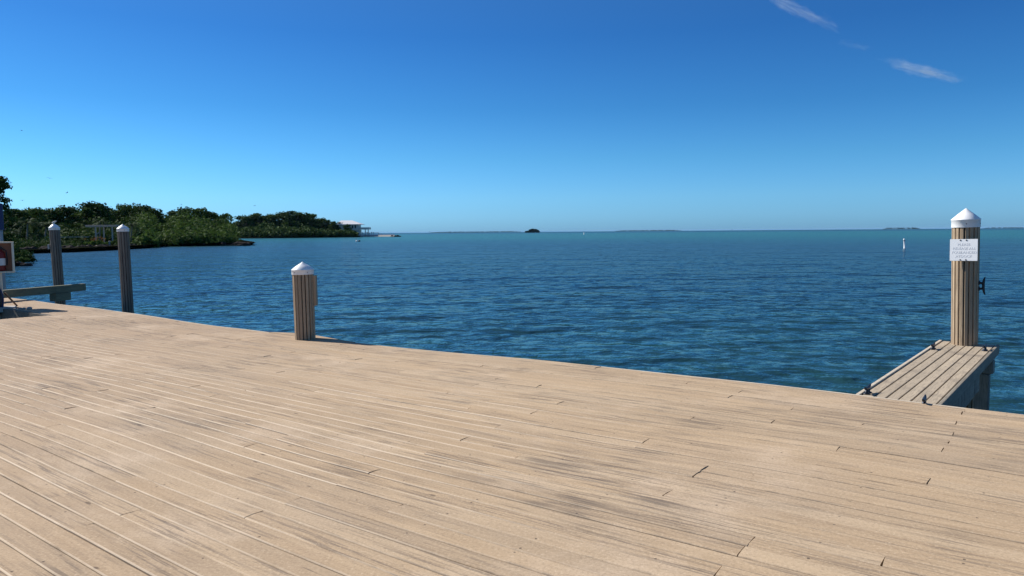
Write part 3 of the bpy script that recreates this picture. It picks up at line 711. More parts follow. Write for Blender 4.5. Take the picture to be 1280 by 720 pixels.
SKY_PX = [(-40, 256), (0, 259), (15, 258.5), (40, 257.5), (76, 257), (92, 257), (105, 259), (119, 252), (131, 257), (150, 257), (157, 254), (171, 255), (186, 255.5), (198, 262), (202, 266), (211, 263), (227, 259.5), (241, 258.5), (256, 261), (272, 264), (284, 266), (292, 273), (295, 276), (306, 269.5), (329, 265), (351, 266), (368, 262.5), (382, 266), (399, 273), (413, 278), (430, 283), (444, 291)]
SPX = np.array([a for a, b in SKY_PX]); SPY = np.array([b for a, b in SKY_PX])
def to_px(p):
    d = Vector(p) - Vector((0, 0, CAM_H)); zf = d.dot(cam_f); return 640 + FOC * d.dot(cam_r) / zf, 360 - FOC * d.dot(cam_u) / zf

def thicket(name, label, shore_pts, depth, n, per, size, mat, seed, r=(1.6, 3.0), low_front=True, top_lo=0.35, hcap=None):
    """tangled mangrove edge: clumps rise from the waterline to the skyline behind it"""
    rs = random.Random(seed); cl = []
    P_ = [Vector(p) for p in shore_pts]; segs = [(a, b, (b - a).length) for a, b in zip(P_[:-1], P_[1:])]; tot = sum(s[2] for s in segs)
    for k in range(n):
        x = rs.random() * tot
        for a, b, L in segs:
            if x <= L: break
            x -= L
        base = a.lerp(b, min(1, x / L)); back = Vector((base.x, base.y, 0)).normalized()
        f = rs.random() ** 1.35 if rs.random() < .75 else rs.uniform(-.03, .05); p = base + back * (f * depth)
        px, _ = to_px((p.x, p.y, 0)); ytop = float(np.interp(px, SPX, SPY))
        ztop = at_dist(px, ytop, p.y).z
        if hcap: ztop = min(ztop, WATER_Z + np.interp(px, [10, 55, 75], [hcap * 2.2, hcap * 1.7, hcap]))
        rr = rs.uniform(*r); hmax = ztop - rr * 0.75
        grow = (0.18 + 0.82 * max(f, 0) ** 0.8) if low_front else 1.0
        z = WATER_Z + 0.3 + (hmax - WATER_Z) * grow * rs.uniform(top_lo, 1.0)
        cl.append((p.x, p.y, max(z, WATER_Z + rr * 0.5), rr * rs.uniform(.9, 1.4), rr * rs.uniform(.9, 1.4), rr * rs.uniform(.6, .9)))
    o = leaf_obj(name, cl, per, size, mat, seed); return tag(o, label, None, None, 'stuff')
thicket('mangrove_thicket', 'dark green mangrove thicket along the far waterline', [shp(292, 297.9), shp(330, 297.7), shp(380, 297.2), shp(442, 296.5)], 90, 620, 55, 0.95, MAT['leafdark'], 1, (2.0, 4.2))
thicket('mangrove_thicket', 'lighter green mangrove thicket behind the low rocky point', [shp(182, 309.6), shp(190, 307.9), shp(234, 307.7), shp(290, 306.7)], 75, 760, 60, 0.42, MAT['leaf'], 2, (1.2, 2.4))
thicket('mangrove_thicket', 'dense wooded bank behind the pergola and palms', [shp(-60, 309.5), shp(24, 308.8), shp(76, 308.3), shp(130, 308.0), shp(188, 307.4)], 60, 1000, 55, 0.42, MAT['leafdark'], 3, (1.2, 2.5), True, 0.4)

thicket('bank_undergrowth', 'low dark undergrowth along the boulder bank', [shp(-60, 319), shp(24, 316.2), shp(60, 315.2), shp(100, 313.2)], 22, 170, 55, 0.2, MAT['leafdark'], 6, (0.5, 1.0), True, 0.4, 1.7)
thicket('bank_undergrowth', 'low dark undergrowth under the palms right of the grey pile', [shp(146, 311.2), shp(186, 309.3)], 26, 110, 55, 0.2, MAT['leafdark'], 7, (0.5, 1.0), True, 0.4, 1.5)
# ---- individual trees: four prototypes, copied
def tree_proto(seed, mat, n_cl, per, size, squash=0.8):
    """unit tree: height 1, crown radius about 0.45"""
    rs = random.Random(seed); cl = []
    for k in range(n_cl):
        a = rs.uniform(0, 6.28); rr = 0.36 * math.sqrt(rs.random()); z = rs.uniform(0.42, 0.93)
        w_ = math.sqrt(max(0.12, 1 - ((z - 0.62) / 0.42) ** 2)); s = rs.uniform(0.075, 0.14)
        cl.append((rr * w_ * math.cos(a), rr * w_ * math.sin(a), z - s * .5, s * 1.25, s * 1.25, s * squash))
    V_, F2, tn = leaf_cloud(cl, per, size, np.random.default_rng(seed))
    t = MB(); t.tube([(0, 0, -0.06), (0.01, 0, 0.2), (0.0, .015, 0.45), (.02, 0, .7)], [0.035, 0.028, 0.02, 0.008], 8)
    for k in range(5):
        a = k * 1.26 + rs.uniform(-.3, .3); z0 = rs.uniform(.2, .45)
        t.tube([(0, 0, z0), (.12 * math.cos(a), .12 * math.sin(a), z0 + .14), (.26 * math.cos(a), .26 * math.sin(a), z0 + rs.uniform(.25, .4))], [.016, .011, .005], 6)
    return (V_, F2, tn, mat), t
protos = []
for k, (sd_, mt, ncl, per) in enumerate(((21, 'leafdark', 30, 75), (22, 'leaf', 28, 75), (23, 'leafdark', 36, 70), (24, 'leaf', 24, 70))):
    (V_, F2, tn, mat), t = tree_proto(sd_, MAT[mt], ncl, per, 0.034)
    protos.append([V_, F2, tn, mat, t])
made = {}
def place_tree(k, px, ytop, d, wide, label, group='shore trees', name='mangrove_tree'):
    p = at_dist(px, ytop, d); base = -0.6; h_ = p.z - base
    root = thing(name, label, 'tree', (p.x, p.y, base), (px * 1.7) % 6.28, group)
    root.scale = (h_ * wide, h_ * wide, h_)
    if k not in made:
        V_, F2, tn, mat, t = protos[k]
        c = np_mesh('crown', V_, F2, mat, root, False, {'tone': ('FLOAT', tn)}); tr = t.build('trunk', MAT['bark'], root); made[k] = (c, tr)
    else:
        for src in made[k]:
            q = src.copy(); COL.objects.link(q); q.parent = root
    return root
TREES = [
 (0, 119, 250, 205, 1.0, 'domed dark tree making the highest bump of the skyline above the pergola'),
 (2, 22, 257.5, 170, 1.2, 'broad dark tree on the skyline right beside the big tree at the frame edge'),
 (1, 44, 257, 190, 1.2, 'flat-topped tree on the skyline left of the white-capped pile behind the beam'),
 (0, 76, 255.6, 195, 1.2, 'rounded tree on the skyline directly above the pile behind the beam'),
 (3, 98, 256.5, 200, 1.0, 'smaller skyline tree between the beam pile and the highest domed tree'),
 (2, 139, 256.5, 215, 1.1, 'low broad tree just right of the highest domed tree'),
 (1, 157, 252, 215, 0.8, 'narrow pointed tree straight above the grey pile without a beam'),
 (0, 172, 253.8, 220, 0.9, 'rounded tree between the narrow pointed tree and the pale-stemmed one'),
 (2, 187, 254.2, 215, 0.8, 'dark tree at the right end of the taller wood, before the skyline dips'),
 (3, 203, 264, 225, 0.7, 'short tree in the first dip of the skyline'),
 (0, 227, 258, 260, 1.1, 'wide tree rising right after the first skyline dip'),
 (1, 244, 257, 265, 1.0, 'domed tree in the middle of the second wooded rise'),
 (2, 262, 261, 270, 1.0, 'tree on the right shoulder of the second wooded rise'),
 (3, 280, 264.5, 280, 0.9, 'last tree of the second rise, before the notch of sky'),
 (0, 307, 268, 490, 1.3, 'first tree right of the notch of sky in the far wood'),
 (2, 328, 264, 500, 1.5, 'broad tree on the left half of the far wood'),
 (0, 349, 264.5, 500, 1.4, 'dense tree beside the far wood highest crown'),
 (2, 368, 260.8, 500, 1.3, 'highest crown of the far wood above the short tan pile'),
 (1, 385, 265, 505, 1.2, 'sloping tree right of the far wood highest crown'),
 (0, 402, 271.5, 500, 1.2, 'lower tree where the far wood falls towards the house'),
 (2, 420, 275, 490, 1.0, 'tree hiding the left end of the pale waterside house'),
 (0, 434, 279.5, 482, 0.9, 'small tree touching the front of the pale waterside house'),
]
for a in TREES: place_tree(*a)

# tall dark tree at the frame edge
rs = random.Random(77); cl = []
tb = at_dist(-8, 300, 78); tree = thing('broadleaf_tree', 'tall near-black tree cut off by the left frame edge', 'tree', (tb.x, tb.y, -0.6))
for k in range(75):
    z = rs.uniform(1.6, 9.1); w_ = 2.0 * math.sqrt(max(0.08, 1 - ((z - 4.6) / 4.9) ** 2)); a = rs.uniform(0, 6.28); q = rs.random() ** .5
    cl.append((w_ * q * math.cos(a), w_ * q * math.sin(a), z, rs.uniform(.35, .7), rs.uniform(.35, .7), rs.uniform(.25, .5)))
leaf_obj('crown', cl, 60, 0.17, MAT['leafdark'], 78, tree)
t = MB(); t.tube([(0, 0, -.5), (.1, 0, 2.5), (.0, .1, 5), (.1, 0, 7.6)], [.22, .18, .13, .05], 10)
for k in range(7):
    a = k * .95; z0 = 1.8 + k * .75; t.tube([(0, 0, z0), (.8 * math.cos(a), .8 * math.sin(a), z0 + .6), (1.5 * math.cos(a), 1.5 * math.sin(a), z0 + 1.3)], [.08, .05, .02], 6)
t.build('trunk', MAT['bark'], tree)

# bushes on the near shore
def bush(name, label, px, ybase, ytop, d, rx, mat, n, per, size, seed, cat='bush', group=None, base=WATER_Z + 0.2, ry=None):
    rs = random.Random(seed); p = at_dist(px, ybase, d); tp = at_dist(px, ytop, d); H_ = tp.z - base
    cl = []
    for k in range(n):
        a = rs.uniform(0, 6.28); q = math.sqrt(rs.random()); z = rs.uniform(0.1, 1.0) * H_ * math.sqrt(max(0.1, 1 - q * q * .9)); s = rs.uniform(.16, .3) * H_
        cl.append((rx * q * math.cos(a), (ry or rx) * q * math.sin(a), max(z - s * .5, s * .4), s * 1.3, s * 1.3, s * .8))
    o = leaf_obj(name, cl, per, size, mat, seed); o.location = (p.x, p.y, base); return tag(o, label, cat, group)
bush('shore_bush', 'low dark bush overhanging the water behind the cabinet', 14, 331, 309, 69, 1.75, MAT['leafdark'], 26, 110, 0.10, 31)
bush('shore_bush', 'small light green bush at the tip of the near shore rocks', 27, 331, 319.5, 68, 0.62, MAT['leaf'], 10, 90, 0.075, 32)
bush('shore_bush', 'rounded lit green bush just above the cabinet', 8, 312, 292.5, 74, 1.8, MAT['leaf'], 24, 110, 0.11, 33)
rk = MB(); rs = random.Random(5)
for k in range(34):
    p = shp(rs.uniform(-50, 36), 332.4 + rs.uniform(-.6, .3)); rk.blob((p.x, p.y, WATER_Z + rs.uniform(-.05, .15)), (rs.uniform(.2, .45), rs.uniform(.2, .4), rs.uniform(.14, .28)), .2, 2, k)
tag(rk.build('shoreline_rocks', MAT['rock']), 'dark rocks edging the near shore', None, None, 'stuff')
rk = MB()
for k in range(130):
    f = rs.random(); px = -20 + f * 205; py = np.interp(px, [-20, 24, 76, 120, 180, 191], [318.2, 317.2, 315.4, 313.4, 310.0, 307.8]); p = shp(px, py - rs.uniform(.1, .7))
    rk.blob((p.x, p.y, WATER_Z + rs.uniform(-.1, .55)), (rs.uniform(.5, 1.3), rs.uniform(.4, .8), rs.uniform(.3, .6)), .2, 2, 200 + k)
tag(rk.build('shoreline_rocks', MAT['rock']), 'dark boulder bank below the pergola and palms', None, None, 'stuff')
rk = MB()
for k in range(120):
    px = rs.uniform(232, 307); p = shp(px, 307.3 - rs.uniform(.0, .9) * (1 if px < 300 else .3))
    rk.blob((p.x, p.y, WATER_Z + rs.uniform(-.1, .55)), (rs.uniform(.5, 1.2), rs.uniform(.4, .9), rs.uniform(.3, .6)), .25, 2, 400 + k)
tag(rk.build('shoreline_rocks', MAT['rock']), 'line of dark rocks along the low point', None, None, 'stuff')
# pale stones on the bank
STN = [(97, 309.5, .5, 'long pale stone on the boulder bank left of the flowering bush'), (112, 308.2, .65, 'pale stone on the bank under the left edge of the flowering bush'), (122, 308.0, .5, 'pale stone on the bank under the flowering bush'),
       (130, 307.8, .55, 'pale stone on the bank beside the white bank post'), (145, 307.4, .35, 'small pale stone on the bank left of the grey pile'), (174, 304.3, .6, 'pale tilted stone on the bank right of the grey pile')]
for k, (px, py, r_, lb) in enumerate(STN):
    p = at_dist(px, py, 141 if px < 160 else 150); o = MB().blob((0, 0, 0), (r_ * 1.5, r_ * .7, r_ * .45), .18, 2, 70 + k).build('pale_stone', MAT['palerock']); o.location = p; tag(o, lb, 'stone', 'pale stones on the bank')
p = at_dist(137, 305.5, 143); o = MB().box((0, 0, -0.2), (0.28, 0.28, 1.5), bevel=.03).lathe([(0.2, .5), (0.22, .56), (0.16, .66), (0, .7)], seg=12).build('bank_post', MAT['palerock']); o.location = p; tag(o, 'short white post on the bank below the pergola', 'post')
bush('flowering_bush', 'green bush dotted with orange flowers in front of the pergola', 121, 307, 298, 143, 2.6, MAT['leaflight'], 26, 90, 0.15, 41, 'bush', None, -0.2, 1.2)
fl_ = leaf_obj('flower_clumps', [(rs.gauss(0, 1.3), rs.uniform(-1.2, .2), rs.uniform(.7, 1.6) * .9, .28, .28, .2) for k in range(16)], 9, 0.09, MAT['flower'], 42)
fl_.parent = bpy.data.objects['flowering_bush']
bush('garden_shrub', 'small yellow-green shrub on the bank left of the flowering bush', 100, 308, 301.5, 142, 1.5, MAT['leaflight'], 12, 70, 0.13, 43)
bush('garden_shrub', 'rounded green shrub between the pergola and the grey pile', 142, 306, 299, 146, 1.4, MAT['leaf'], 12, 80, 0.14, 44)
bush('garden_shrub', 'dark shrub on the bank right of the grey pile', 170, 308, 299, 152, 2.0, MAT['leafdark'], 14, 80, 0.15, 45)
# clipped hedge
hp = at_dist(86, 302, 147); hg = []
for k in range(60): hg.append((rs.uniform(-4.3, 4.3), rs.uniform(-.5, .5), rs.uniform(.2, 1.05), .55, .45, .3))
hd = leaf_obj('clipped_hedge', hg, 50, 0.14, MAT['leafdark'], 46); hd.location = (hp.x, hp.y, -0.35); tag(hd, 'dark clipped hedge between the beam pile and the pergola', 'hedge')
ht = MB().box((hp.x, hp.y - 0.65, at_dist(86, 296.3, 147).z), (8.8, 0.12, 0.12)).build('hedge_rail', MAT['pergola']); tag(ht, 'thin pale rail running along the hedge top', 'rail')

# ---- pergola
pd = 150.0; sc_ = pd / FOC; pb = at_dist(129, 303, pd); pt = at_dist(129, 282, pd)
pg = thing('pergola', 'pale slatted pergola with timber posts among the bushes', 'pergola', (pb.x, pb.y, pb.z))
Hh = pt.z - pb.z; L2 = 20.5 * sc_
for px in (120.3, 124.3, 141, 145):
    dx = (px - 129) * sc_; dy = 0 if px in (120.3, 141) else 1.8
    MB().box((dx, dy, Hh / 2 - .2), (0.22, 0.22, Hh + .1), bevel=.02).build('post', MAT['pergola'], pg)
for y in (-.1, 1.9): MB().box((0, y, Hh - .12), (2 * L2, 0.12, 0.26), (0, R(-.6), 0)).build('beam', MAT['pergola'], pg)
sl = MB()
for k in range(15): sl.box((-L2 + .2 + k * (2 * L2 - .4) / 14, .9, Hh + .06), (0.1, 3.0, 0.16))
sl.build('slats', MAT['pergola'], pg)
p = at_dist(122.6, 291.5, pd - 1); gb = MB().box((0, 0, 0), (.5, .08, .16), (0, R(-35), 0)).box((-.28, 0, -.25), (.12, .08, .5)).build('brace', MAT['palerock'], pg); gb.location = p - Vector(pg.location)

# ---- palms
def palm(label, px, ybase, ytop, d, seed, lean=0.0, fl=2.4):
    rs = random.Random(seed); b_ = at_dist(px, ybase, d); tp = at_dist(px, ytop, d); H_ = tp.z - b_.z
    t = thing('palm_tree', label, 'palm', (b_.x, b_.y, b_.z), 0, 'palms on the far bank')
    cxn = Vector((lean, 0, H_ * .78))
    MB().tube([(0, 0, -.6), (lean * .3, 0, H_ * .4), tuple(cxn)], [.2, .15, .11], 8).build('trunk', MAT['palebark'], t)
    V_, F2, tn = [], [], []
    for k in range(17):
        a = k * 2.4 + rs.uniform(-.2, .2); el = rs.uniform(-.2, 1.25); dirh = Vector((math.cos(a), math.sin(a), 0)); prev = None
        L_ = fl * rs.uniform(.8, 1.1); tone = rs.random()
        for j in range(13):
            f = j / 12; c = cxn + dirh * (L_ * f * math.cos(el)) + Vector((0, 0, L_ * (f * math.sin(el) - .75 * f * f)))
            sd_ = Vector((-dirh.y, dirh.x, 0))
            if j > 0:
                wl = .42 * fl / 2.4 * math.sin(math.pi * min(1, f * .92 + .08)) + .03
                for s in (-1, 1):
                    i0 = len(V_); tip = c + sd_ * s * wl + dirh * wl * .5 + Vector((0, 0, -wl * .65))
                    V_ += [prev, c, tip, prev.lerp(tip, .75)]; F2.append((i0, i0 + 1, i0 + 2, i0 + 3)); tn += [tone] * 4
            prev = c
    np_mesh('fronds', [tuple(v) for v in V_], F2, MAT['frond'], t, False, {'tone': ('FLOAT', tn)})
palm('big dark palm in front of the wood left of the beam pile', 34, 312, 269, 139, 1, .4, 3.6)
palm('palm with pale stems directly left of the white-capped pile behind the beam', 56, 310, 274, 140, 2, .5, 3.0)
palm('small palm at the water left of the big dark palm', 18, 314, 283, 136, 3, -.2, 2.4)
palm('palm rising behind the middle of the pergola', 125, 300, 270, 165, 4, .2, 2.6)
palm('palm with upright fronds right beside the grey pile', 164, 305, 275, 152, 5, .3, 2.6)
palm('short palm low on the bank right of the grey pile', 172, 306, 286, 153, 6, .2, 1.9)
palm('short bushy palm below the big dark palm', 44, 314, 290, 137, 7, .3, 2.2)

# ---- waterside house
hd_ = 490.0; hs2 = hd_ / FOC
def hx(px): return (px - 445) * hs2
hb = at_dist(445, 296.3, hd_); house = thing('waterside_house', 'pale stilted house with a low white roof at the end of the wood', 'house', (hb.x, hb.y, WATER_Z))
def hz_(py): return at_dist(445, py, hd_).z - WATER_Z
def hbox(name, x0, x1, ya, yb, ytop, ybot, mat, bev=0): return MB().box(((hx(x0) + hx(x1)) / 2, (ya + yb) / 2, (hz_(ytop) + hz_(ybot)) / 2), (hx(x1) - hx(x0), yb - ya, hz_(ytop) - hz_(ybot)), bevel=bev).build(name, mat, house)
hbox('wall', 424, 448, 0, 9, 280, 287.3, MAT['stucco']); hbox('lower_wall', 436, 449, 1, 8, 287.4, 296.8, MAT['stucco'])
rf_ = MB(); xa, xb, ya, yb, ze, zr = hx(420), hx(452), -1.6, 10.6, hz_(280.2), hz_(275.3)
vv = [rf_.bm.verts.new(c) for c in ((xa, ya, ze), (xb, ya, ze), (xb, yb, ze), (xa, yb, ze), (hx(425), 4.5, zr), (hx(439), 4.5, zr), (xa, ya, ze - .3), (xb, ya, ze - .3), (xb, yb, ze - .3), (xa, yb, ze - .3))]
for f in ((0, 1, 5, 4), (1, 2, 5), (2, 3, 4, 5), (3, 0, 4), (6, 7, 1, 0), (7, 8, 2, 1), (8, 9, 3, 2), (9, 6, 0, 3), (9, 8, 7, 6)): rf_.bm.faces.new([vv[i] for i in f])
rf_.build('roof', MAT['roof'], house)
hbox('balcony', 448.2, 461, 0.5, 8, 284.2, 287.0, MAT['stucco'])
for px in (456.4, 460): hbox('post', px - .45, px + .45, .8, 1.3, 287.1, 296.8, MAT['concrete'])
for px in (441, 444.5): hbox('window', px - .9, px + .9, -.08, .05, 281.6, 285.4, MAT['glass'])
# jetty
jt = thing('house_jetty', 'low white dock with dark posts beside the pale house', 'jetty', (hb.x, hb.y, WATER_Z))
def jbox(name, x0, x1, ya, yb, ytop, ybot, mat): return MB().box(((hx(x0) + hx(x1)) / 2, (ya + yb) / 2, (hz_(ytop) + hz_(ybot)) / 2), (hx(x1) - hx(x0), yb - ya, hz_(ytop) - hz_(ybot))).build(name, mat, jt)
jbox('deck', 450, 492, 2, 5, 293.1, 295.5, MAT['white'])
bk = MB(); xa_, xb_, z0_, z1_ = hx(456), hx(493), hz_(295.9), hz_(294.3)  # added slope, tilted so the pale jetty front catches the sun
vv = [bk.bm.verts.new(c) for c in ((xa_, -3.5, z0_), (xb_, -3.5, z0_), (xb_, 1.9, z0_), (xa_, 1.9, z0_), (xa_, 1.2, z1_), (xb_, 1.2, z1_), (xb_, 1.9, z1_), (xa_, 1.9, z1_))]
for f in ((0, 1, 5, 4), (4, 5, 6, 7), (7, 6, 2, 3), (0, 4, 7, 3), (1, 2, 6, 5), (3, 2, 1, 0)): bk.bm.faces.new([vv[i] for i in f])
bk.build('added_sun_slope', MAT['palerock'], jt)
rs = random.Random(8)
for k, px in enumerate((452, 454, 458, 461, 463.5, 466, 469, 472.5, 476)):
    jbox('post', px - .35, px + .35, 2.5, 2.9, 290 + rs.uniform(0, 1.2) + (1.2 if px > 466 else 0), 297, MAT['pile_grey'])
jbox('railing', 451, 473, 2.4, 2.5, 290.9, 291.4, MAT['concrete'])
rk = MB()
for k in range(26):
    px = rs.uniform(489, 500); p = at_dist(px, 295.6, hd_); rk.blob((p.x, p.y + rs.uniform(-2, 2), WATER_Z + rs.uniform(0, .7) * (1 if 490 < px < 498 else .3)), (rs.uniform(.5, 1.1), .8, rs.uniform(.3, .7)), .2, 2, k)
tag(rk.build('breakwater', MAT['rock']), 'little heap of dark rocks at the tip of the house jetty', 'breakwater')

# ---- islet and far coasts
ip = at_dist(665.5, 290.6, 2100); rs = random.Random(3); cl = []
for k in range(90):
    x = rs.uniform(-19.5, 19.5); top_ = 12.0 * (1 - (abs(x - 2) / 21) ** 2.2) if x > -9 else 5.5
    cl.append((x, rs.uniform(-9, 9), rs.uniform(.8, max(1.5, top_ - 1.5)), 2.6, 2.6, 1.7))
isl = leaf_obj('islet_mangrove', cl, 60, 1.3, MAT['farleaf'], 9); isl.location = (ip.x, ip.y, WATER_Z); tag(isl, 'small dark domed mangrove islet alone on the horizon', 'islet')
def coast(label, x0, x1, yt, d, seed):
    rs = random.Random(seed); a, b = at_dist(x0, 288, d), at_dist(x1, 288, d); H_ = max(3.5, at_dist((x0 + x1) / 2, yt, d).z - WATER_Z); cl = []
    n = int((b - a).length / 22)
    for k in range(n):
        f = (k + rs.random()) / n; e_ = min(1, 8 * min(f, 1 - f) + .25); cl.append((a.x + (b.x - a.x) * f, a.y + rs.uniform(-30, 30), WATER_Z + H_ * .45 * e_, 24, 20, H_ * .5 * e_))
    o = leaf_obj('far_coast', cl, 40, 4.5, MAT['farleaf'], seed); return tag(o, label, None, None, 'structure')
coast('long low coast left of the islet on the horizon', 540, 650, 289.3, 9000, 1)
coast('faint low coast between the islet and the buoy', 770, 850, 287.5, 11000, 2)
coast('low key near the tall pile on the horizon', 1106, 1150, 284.2, 8000, 3)
coast('faint low coast right of the tall pile on the horizon', 1230, 1330, 283.9, 11000, 4)

# ---- buoys and markers
p = on_z(1131, 310.5, WATER_Z); s = p.y / FOC
by = thing('spar_buoy', 'white spar buoy leaning on the water left of the tall pile', 'buoy', (p.x, p.y, WATER_Z)); by.rotation_euler = (0, R(-6), 0)
MB().lathe([(0, -.5), (.13, -.5), (.15, -.1), (.15, .2), (.115, .28), (.108, 1.1), (.12, 1.12), (.12, 1.2), (.09, 1.28), (0, 1.32)], seg=20).build('body', MAT['white'], by)
MB().lathe([(.109, 1.0), (.1115, 1.01), (.1115, 1.08), (.109, 1.09)], seg=20).build('dark_band', MAT['screw'], by)
p = on_z(446, 302, WATER_Z)
by = thing('mooring_buoy', 'small white mooring buoy with a stick in the bay before the house', 'buoy', (p.x, p.y, WATER_Z))
MB().blob((0, 0, .15), (.34, .34, .3), 0, 3).build('float', MAT['white'], by); MB().tube([(-.1, 0, .3), (-.14, 0, 1.25)], .05, 8).build('stick', MAT['screw'], by)
b = MB().blob((p.x + .75, p.y, WATER_Z + .18), (.3, .3, .3), .02, 3).build('net_float', MAT['rope']); tag(b, 'round black float beside the small white mooring buoy', 'float')
p = on_z(730, 293.2, WATER_Z)
b = MB().lathe([(0, -.5), (.45, -.4), (.45, .3), (.2, .6), (.2, 1.7), (0, 1.8)], seg=14).build('marker_buoy', MAT['white']); b.location = (p.x, p.y, WATER_Z); tag(b, 'tiny white marker buoy far out right of the islet', 'buoy')
for px, d, lb in ((562.5, 1900, 'thin dark channel marker left of the islet on the horizon'), (834, 2100, 'thin dark channel marker between islet and white buoy on the horizon'), (915, 3000, 'dark speck of a channel marker nearest the horizon middle of the open water'), (537, 2300, 'thin dark channel marker closest to the house jetty on the horizon')):
    p = at_dist(px, 289, d); k = d / FOC
    t = thing('channel_marker', lb, 'marker', (p.x, p.y, WATER_Z), 0, 'channel markers')
    MB().tube([(0, 0, -1), (0, 0, 4.2 * k / 2.1 + 1)], .3 * k / 2.1, 8).build('pole', MAT['bird'], t)
    MB().box((0, -.4, 4.4 * k / 2.1), (1.5, .1, 1.5)).build('daymark', MAT['bird'], t)

# ---- birds
def bird(label, px, py, d, span, bank, head, mat='bird', name='seabird'):
    """soaring bird: one skin with long crooked wings, forked tail and a bill"""
    p = at_dist(px, py, d); bm = bmesh.new()
    def ringat(x, z, r): return [bm.verts.new((x, r * math.cos(a), z + r * .8 * math.sin(a))) for a in np.linspace(0, 2 * math.pi, 9)[:-1]]
    prof = [(.30, 0, .006), (.24, 0, .018), (.20, .01, .035), (.15, .01, .03), (.08, 0, .055), (-.03, 0, .065), (-.14, 0, .045), (-.22, 0, .02)]
    rg = [ringat(x, z, r) for x, z, r in prof]
    for a, b in zip(rg[:-1], rg[1:]):
        for k in range(8): bm.faces.new((a[k], a[(k + 1) % 8], b[(k + 1) % 8], b[k]))
    bm.faces.new(rg[0]); bm.faces.new(rg[-1][::-1])
    for s in (-1, 1):
        st_ = [(.03, .10, -.12, .02), (.18, .14, -.06, .09), (.32, .06, -.08, .08), (.5, -.10, -.13, .01)]
        pr = []
        for (y, xf, xb, z) in st_: pr.append([bm.verts.new((xf, s * y, z + .01)), bm.verts.new((xb, s * y, z)), bm.verts.new(((xf + xb) / 2, s * y, z - .012))])
        for a, b in zip(pr[:-1], pr[1:]):
            for k in range(3): bm.faces.new((a[k], a[(k + 1) % 3], b[(k + 1) % 3], b[k]))
        bm.faces.new(pr[0]); bm.faces.new(pr[-1])
        tl = [bm.verts.new(c) for c in ((-.16, 0, .015), (-.16, s * .03, 0), (-.40, s * .07, 0), (-.30, s * .01, 0))]; bm.faces.new(tl)
    bmesh.ops.recalc_face_normals(bm, faces=bm.faces)
    me = bpy.data.meshes.new(name); bm.to_mesh(me); bm.free(); me.materials.append(MAT[mat])
    o = bpy.data.objects.new(name, me); COL.objects.link(o); o.location = p; o.scale = (span,) * 3; o.rotation_euler = (R(bank), 0, R(head))
    return tag(o, label, 'bird', 'soaring birds')
bird('lone dark bird soaring highest over the left edge', 27, 163.2, 260, 1.35, 12, 75)
bird('darkest bird with raised wings above the beam pile', 62, 222.8, 190, 1.25, 14, 110)
bird('tilted bird right of the darkest bird, nearer the treetops', 84, 240.8, 260, 1.3, -32, 60)
bird('level bird gliding just over the treetops beside the tall dark tree', 28, 250.5, 260, 1.4, 2, 90)
bird('tilted bird over the second wooded rise', 226.5, 256, 300, 1.5, -18, 80)
bird('bird over the notch of sky before the far wood', 318.5, 257.2, 300, 1.5, -10, 70)
# perched gull on the capped pile behind the beam
tp = Vector(pile_a.location) + pile_a.rotation_quaternion @ Vector((0, 0, Ha))
gm = bmesh.new(); dl = gm.verts.layers
gull = MB(); gull.lathe([(0, -.115), (.02, -.10), (.045, -.04), (.05, .0), (.045, .05), (.028, .085), (.032, .105), (.03, .125), (.012, .145), (0, .165)], seg=14)
o = gull.build('perched_tern', MAT['birdw']); o.rotation_euler = (0, R(68), R(0)); o.scale = (.55,) * 3; o.location = tp + Vector((0, 0, .026)); tag(o, 'tiny pale bird perched on the tip of the pile behind the beam', 'bird')

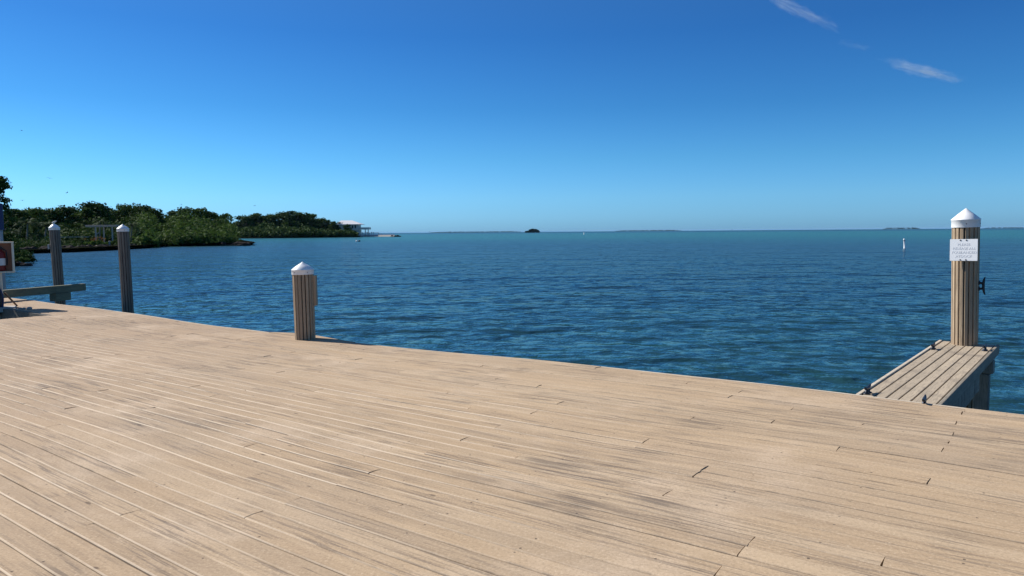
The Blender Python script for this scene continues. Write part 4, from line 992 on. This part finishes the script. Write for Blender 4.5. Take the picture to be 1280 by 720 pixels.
# ------------------------------------------------------------------ cirrus wisps (real thin cloud volumes, far away and high)
def cirrus(label, a_px, b_px, d, half_w, dens, seed):
    A_, B_ = at_dist(*a_px, d), at_dist(*b_px, d * 1.02); c = (A_ + B_) / 2; ax = (B_ - A_); L_ = ax.length / 2
    m = bpy.data.materials.new('cirrus'); m.use_nodes = True; nt = m.node_tree; nt.nodes.clear()
    N_ = NT.__new__(NT); N_.m = m; N_.t = nt; N_.out = nt.nodes.new('ShaderNodeOutputMaterial')
    pv = nt.nodes.new('ShaderNodeVolumePrincipled'); pv.inputs['Color'].default_value = (0.86, 0.95, 1, 1); pv.inputs['Anisotropy'].default_value = 0.0
    oc = N_.coord('Object'); ln_ = N_.n('ShaderNodeVectorMath', operation='LENGTH'); nv = N_.n('ShaderNodeTexNoise'); nv.inputs['Scale'].default_value = 1.0; nv.inputs['Detail'].default_value = 5; nv.inputs['Roughness'].default_value = 0.6; N_.link(N_.mapping(oc, (2.4, 0.8, 0.8), loc=(seed, 2, 1)), nv.inputs['Vector'])
    w1 = N_.n('ShaderNodeVectorMath', operation='SUBTRACT'); N_.link(nv.outputs['Color'], w1.inputs[0]); w1.inputs[1].default_value = (0.5, 0.5, 0.5)
    w2 = N_.n('ShaderNodeVectorMath', operation='MULTIPLY_ADD'); N_.link(w1.outputs[0], w2.inputs[0]); w2.inputs[1].default_value = (0.9, 2.4, 2.4); N_.link(oc, w2.inputs[2])
    N_.link(w2.outputs[0], ln_.inputs[0])
    fall = N_.ramp(ln_.outputs['Value'], 0.78, 0.25)
    nz = N_.noise(N_.mapping(oc, (1.6, 2.2, 2.2), loc=(seed, 0, 0)), 1.0, 6, 0.72, 1.1)
    den = N_.math('MULTIPLY', N_.math('MULTIPLY', fall, N_.ramp(nz, 0.40, 0.60)), dens); N_.link(den, pv.inputs['Density']); N_.link(pv.outputs[0], N_.out.inputs['Volume'])
    mb = MB(); mb.blob((0, 0, 0), 1.0, 0, 3); o = mb.build('cirrus_wisp', m)
    q = Vector((1, 0, 0)).rotation_difference(ax.normalized()); o.rotation_mode = 'QUATERNION'; o.rotation_quaternion = q; o.location = c; o.scale = (L_ * 1.22, half_w * 1.35, half_w * 1.35)
    return tag(o, label, 'cloud', 'cirrus wisps')
CD = 9000.0
cirrus('white cirrus streak cut off by the top of the picture', (940, -14), (1058, 40), CD, 84, 0.0046, 1.3)
cirrus('isolated white cirrus streak above the tall pile', (1092, 72), (1216, 104), CD, 84, 0.0052, 4.1)
cirrus('barely visible thread of cirrus between the two white streaks', (1040, 50), (1095, 62), CD, 45, 0.0013, 7.7)

# ------------------------------------------------------------------ air: one even haze box round the whole place, clouds and sky outside it
hm = bpy.data.materials.new('haze_air'); hm.use_nodes = True; hm.node_tree.nodes.clear()
ho = hm.node_tree.nodes.new('ShaderNodeOutputMaterial'); hv = hm.node_tree.nodes.new('ShaderNodeVolumePrincipled')
hv.inputs['Color'].default_value = (0.38, 0.66, 1.0, 1); hv.inputs['Density'].default_value = 1.3e-5; hv.inputs['Anisotropy'].default_value = 0.0
hm.node_tree.links.new(hv.outputs[0], ho.inputs['Volume'])
hzb = MB().box((0, 30000, 22), (90000, 64000, 54)).build('haze', hm); tag(hzb, 'pale sea haze', None, None, 'stuff')
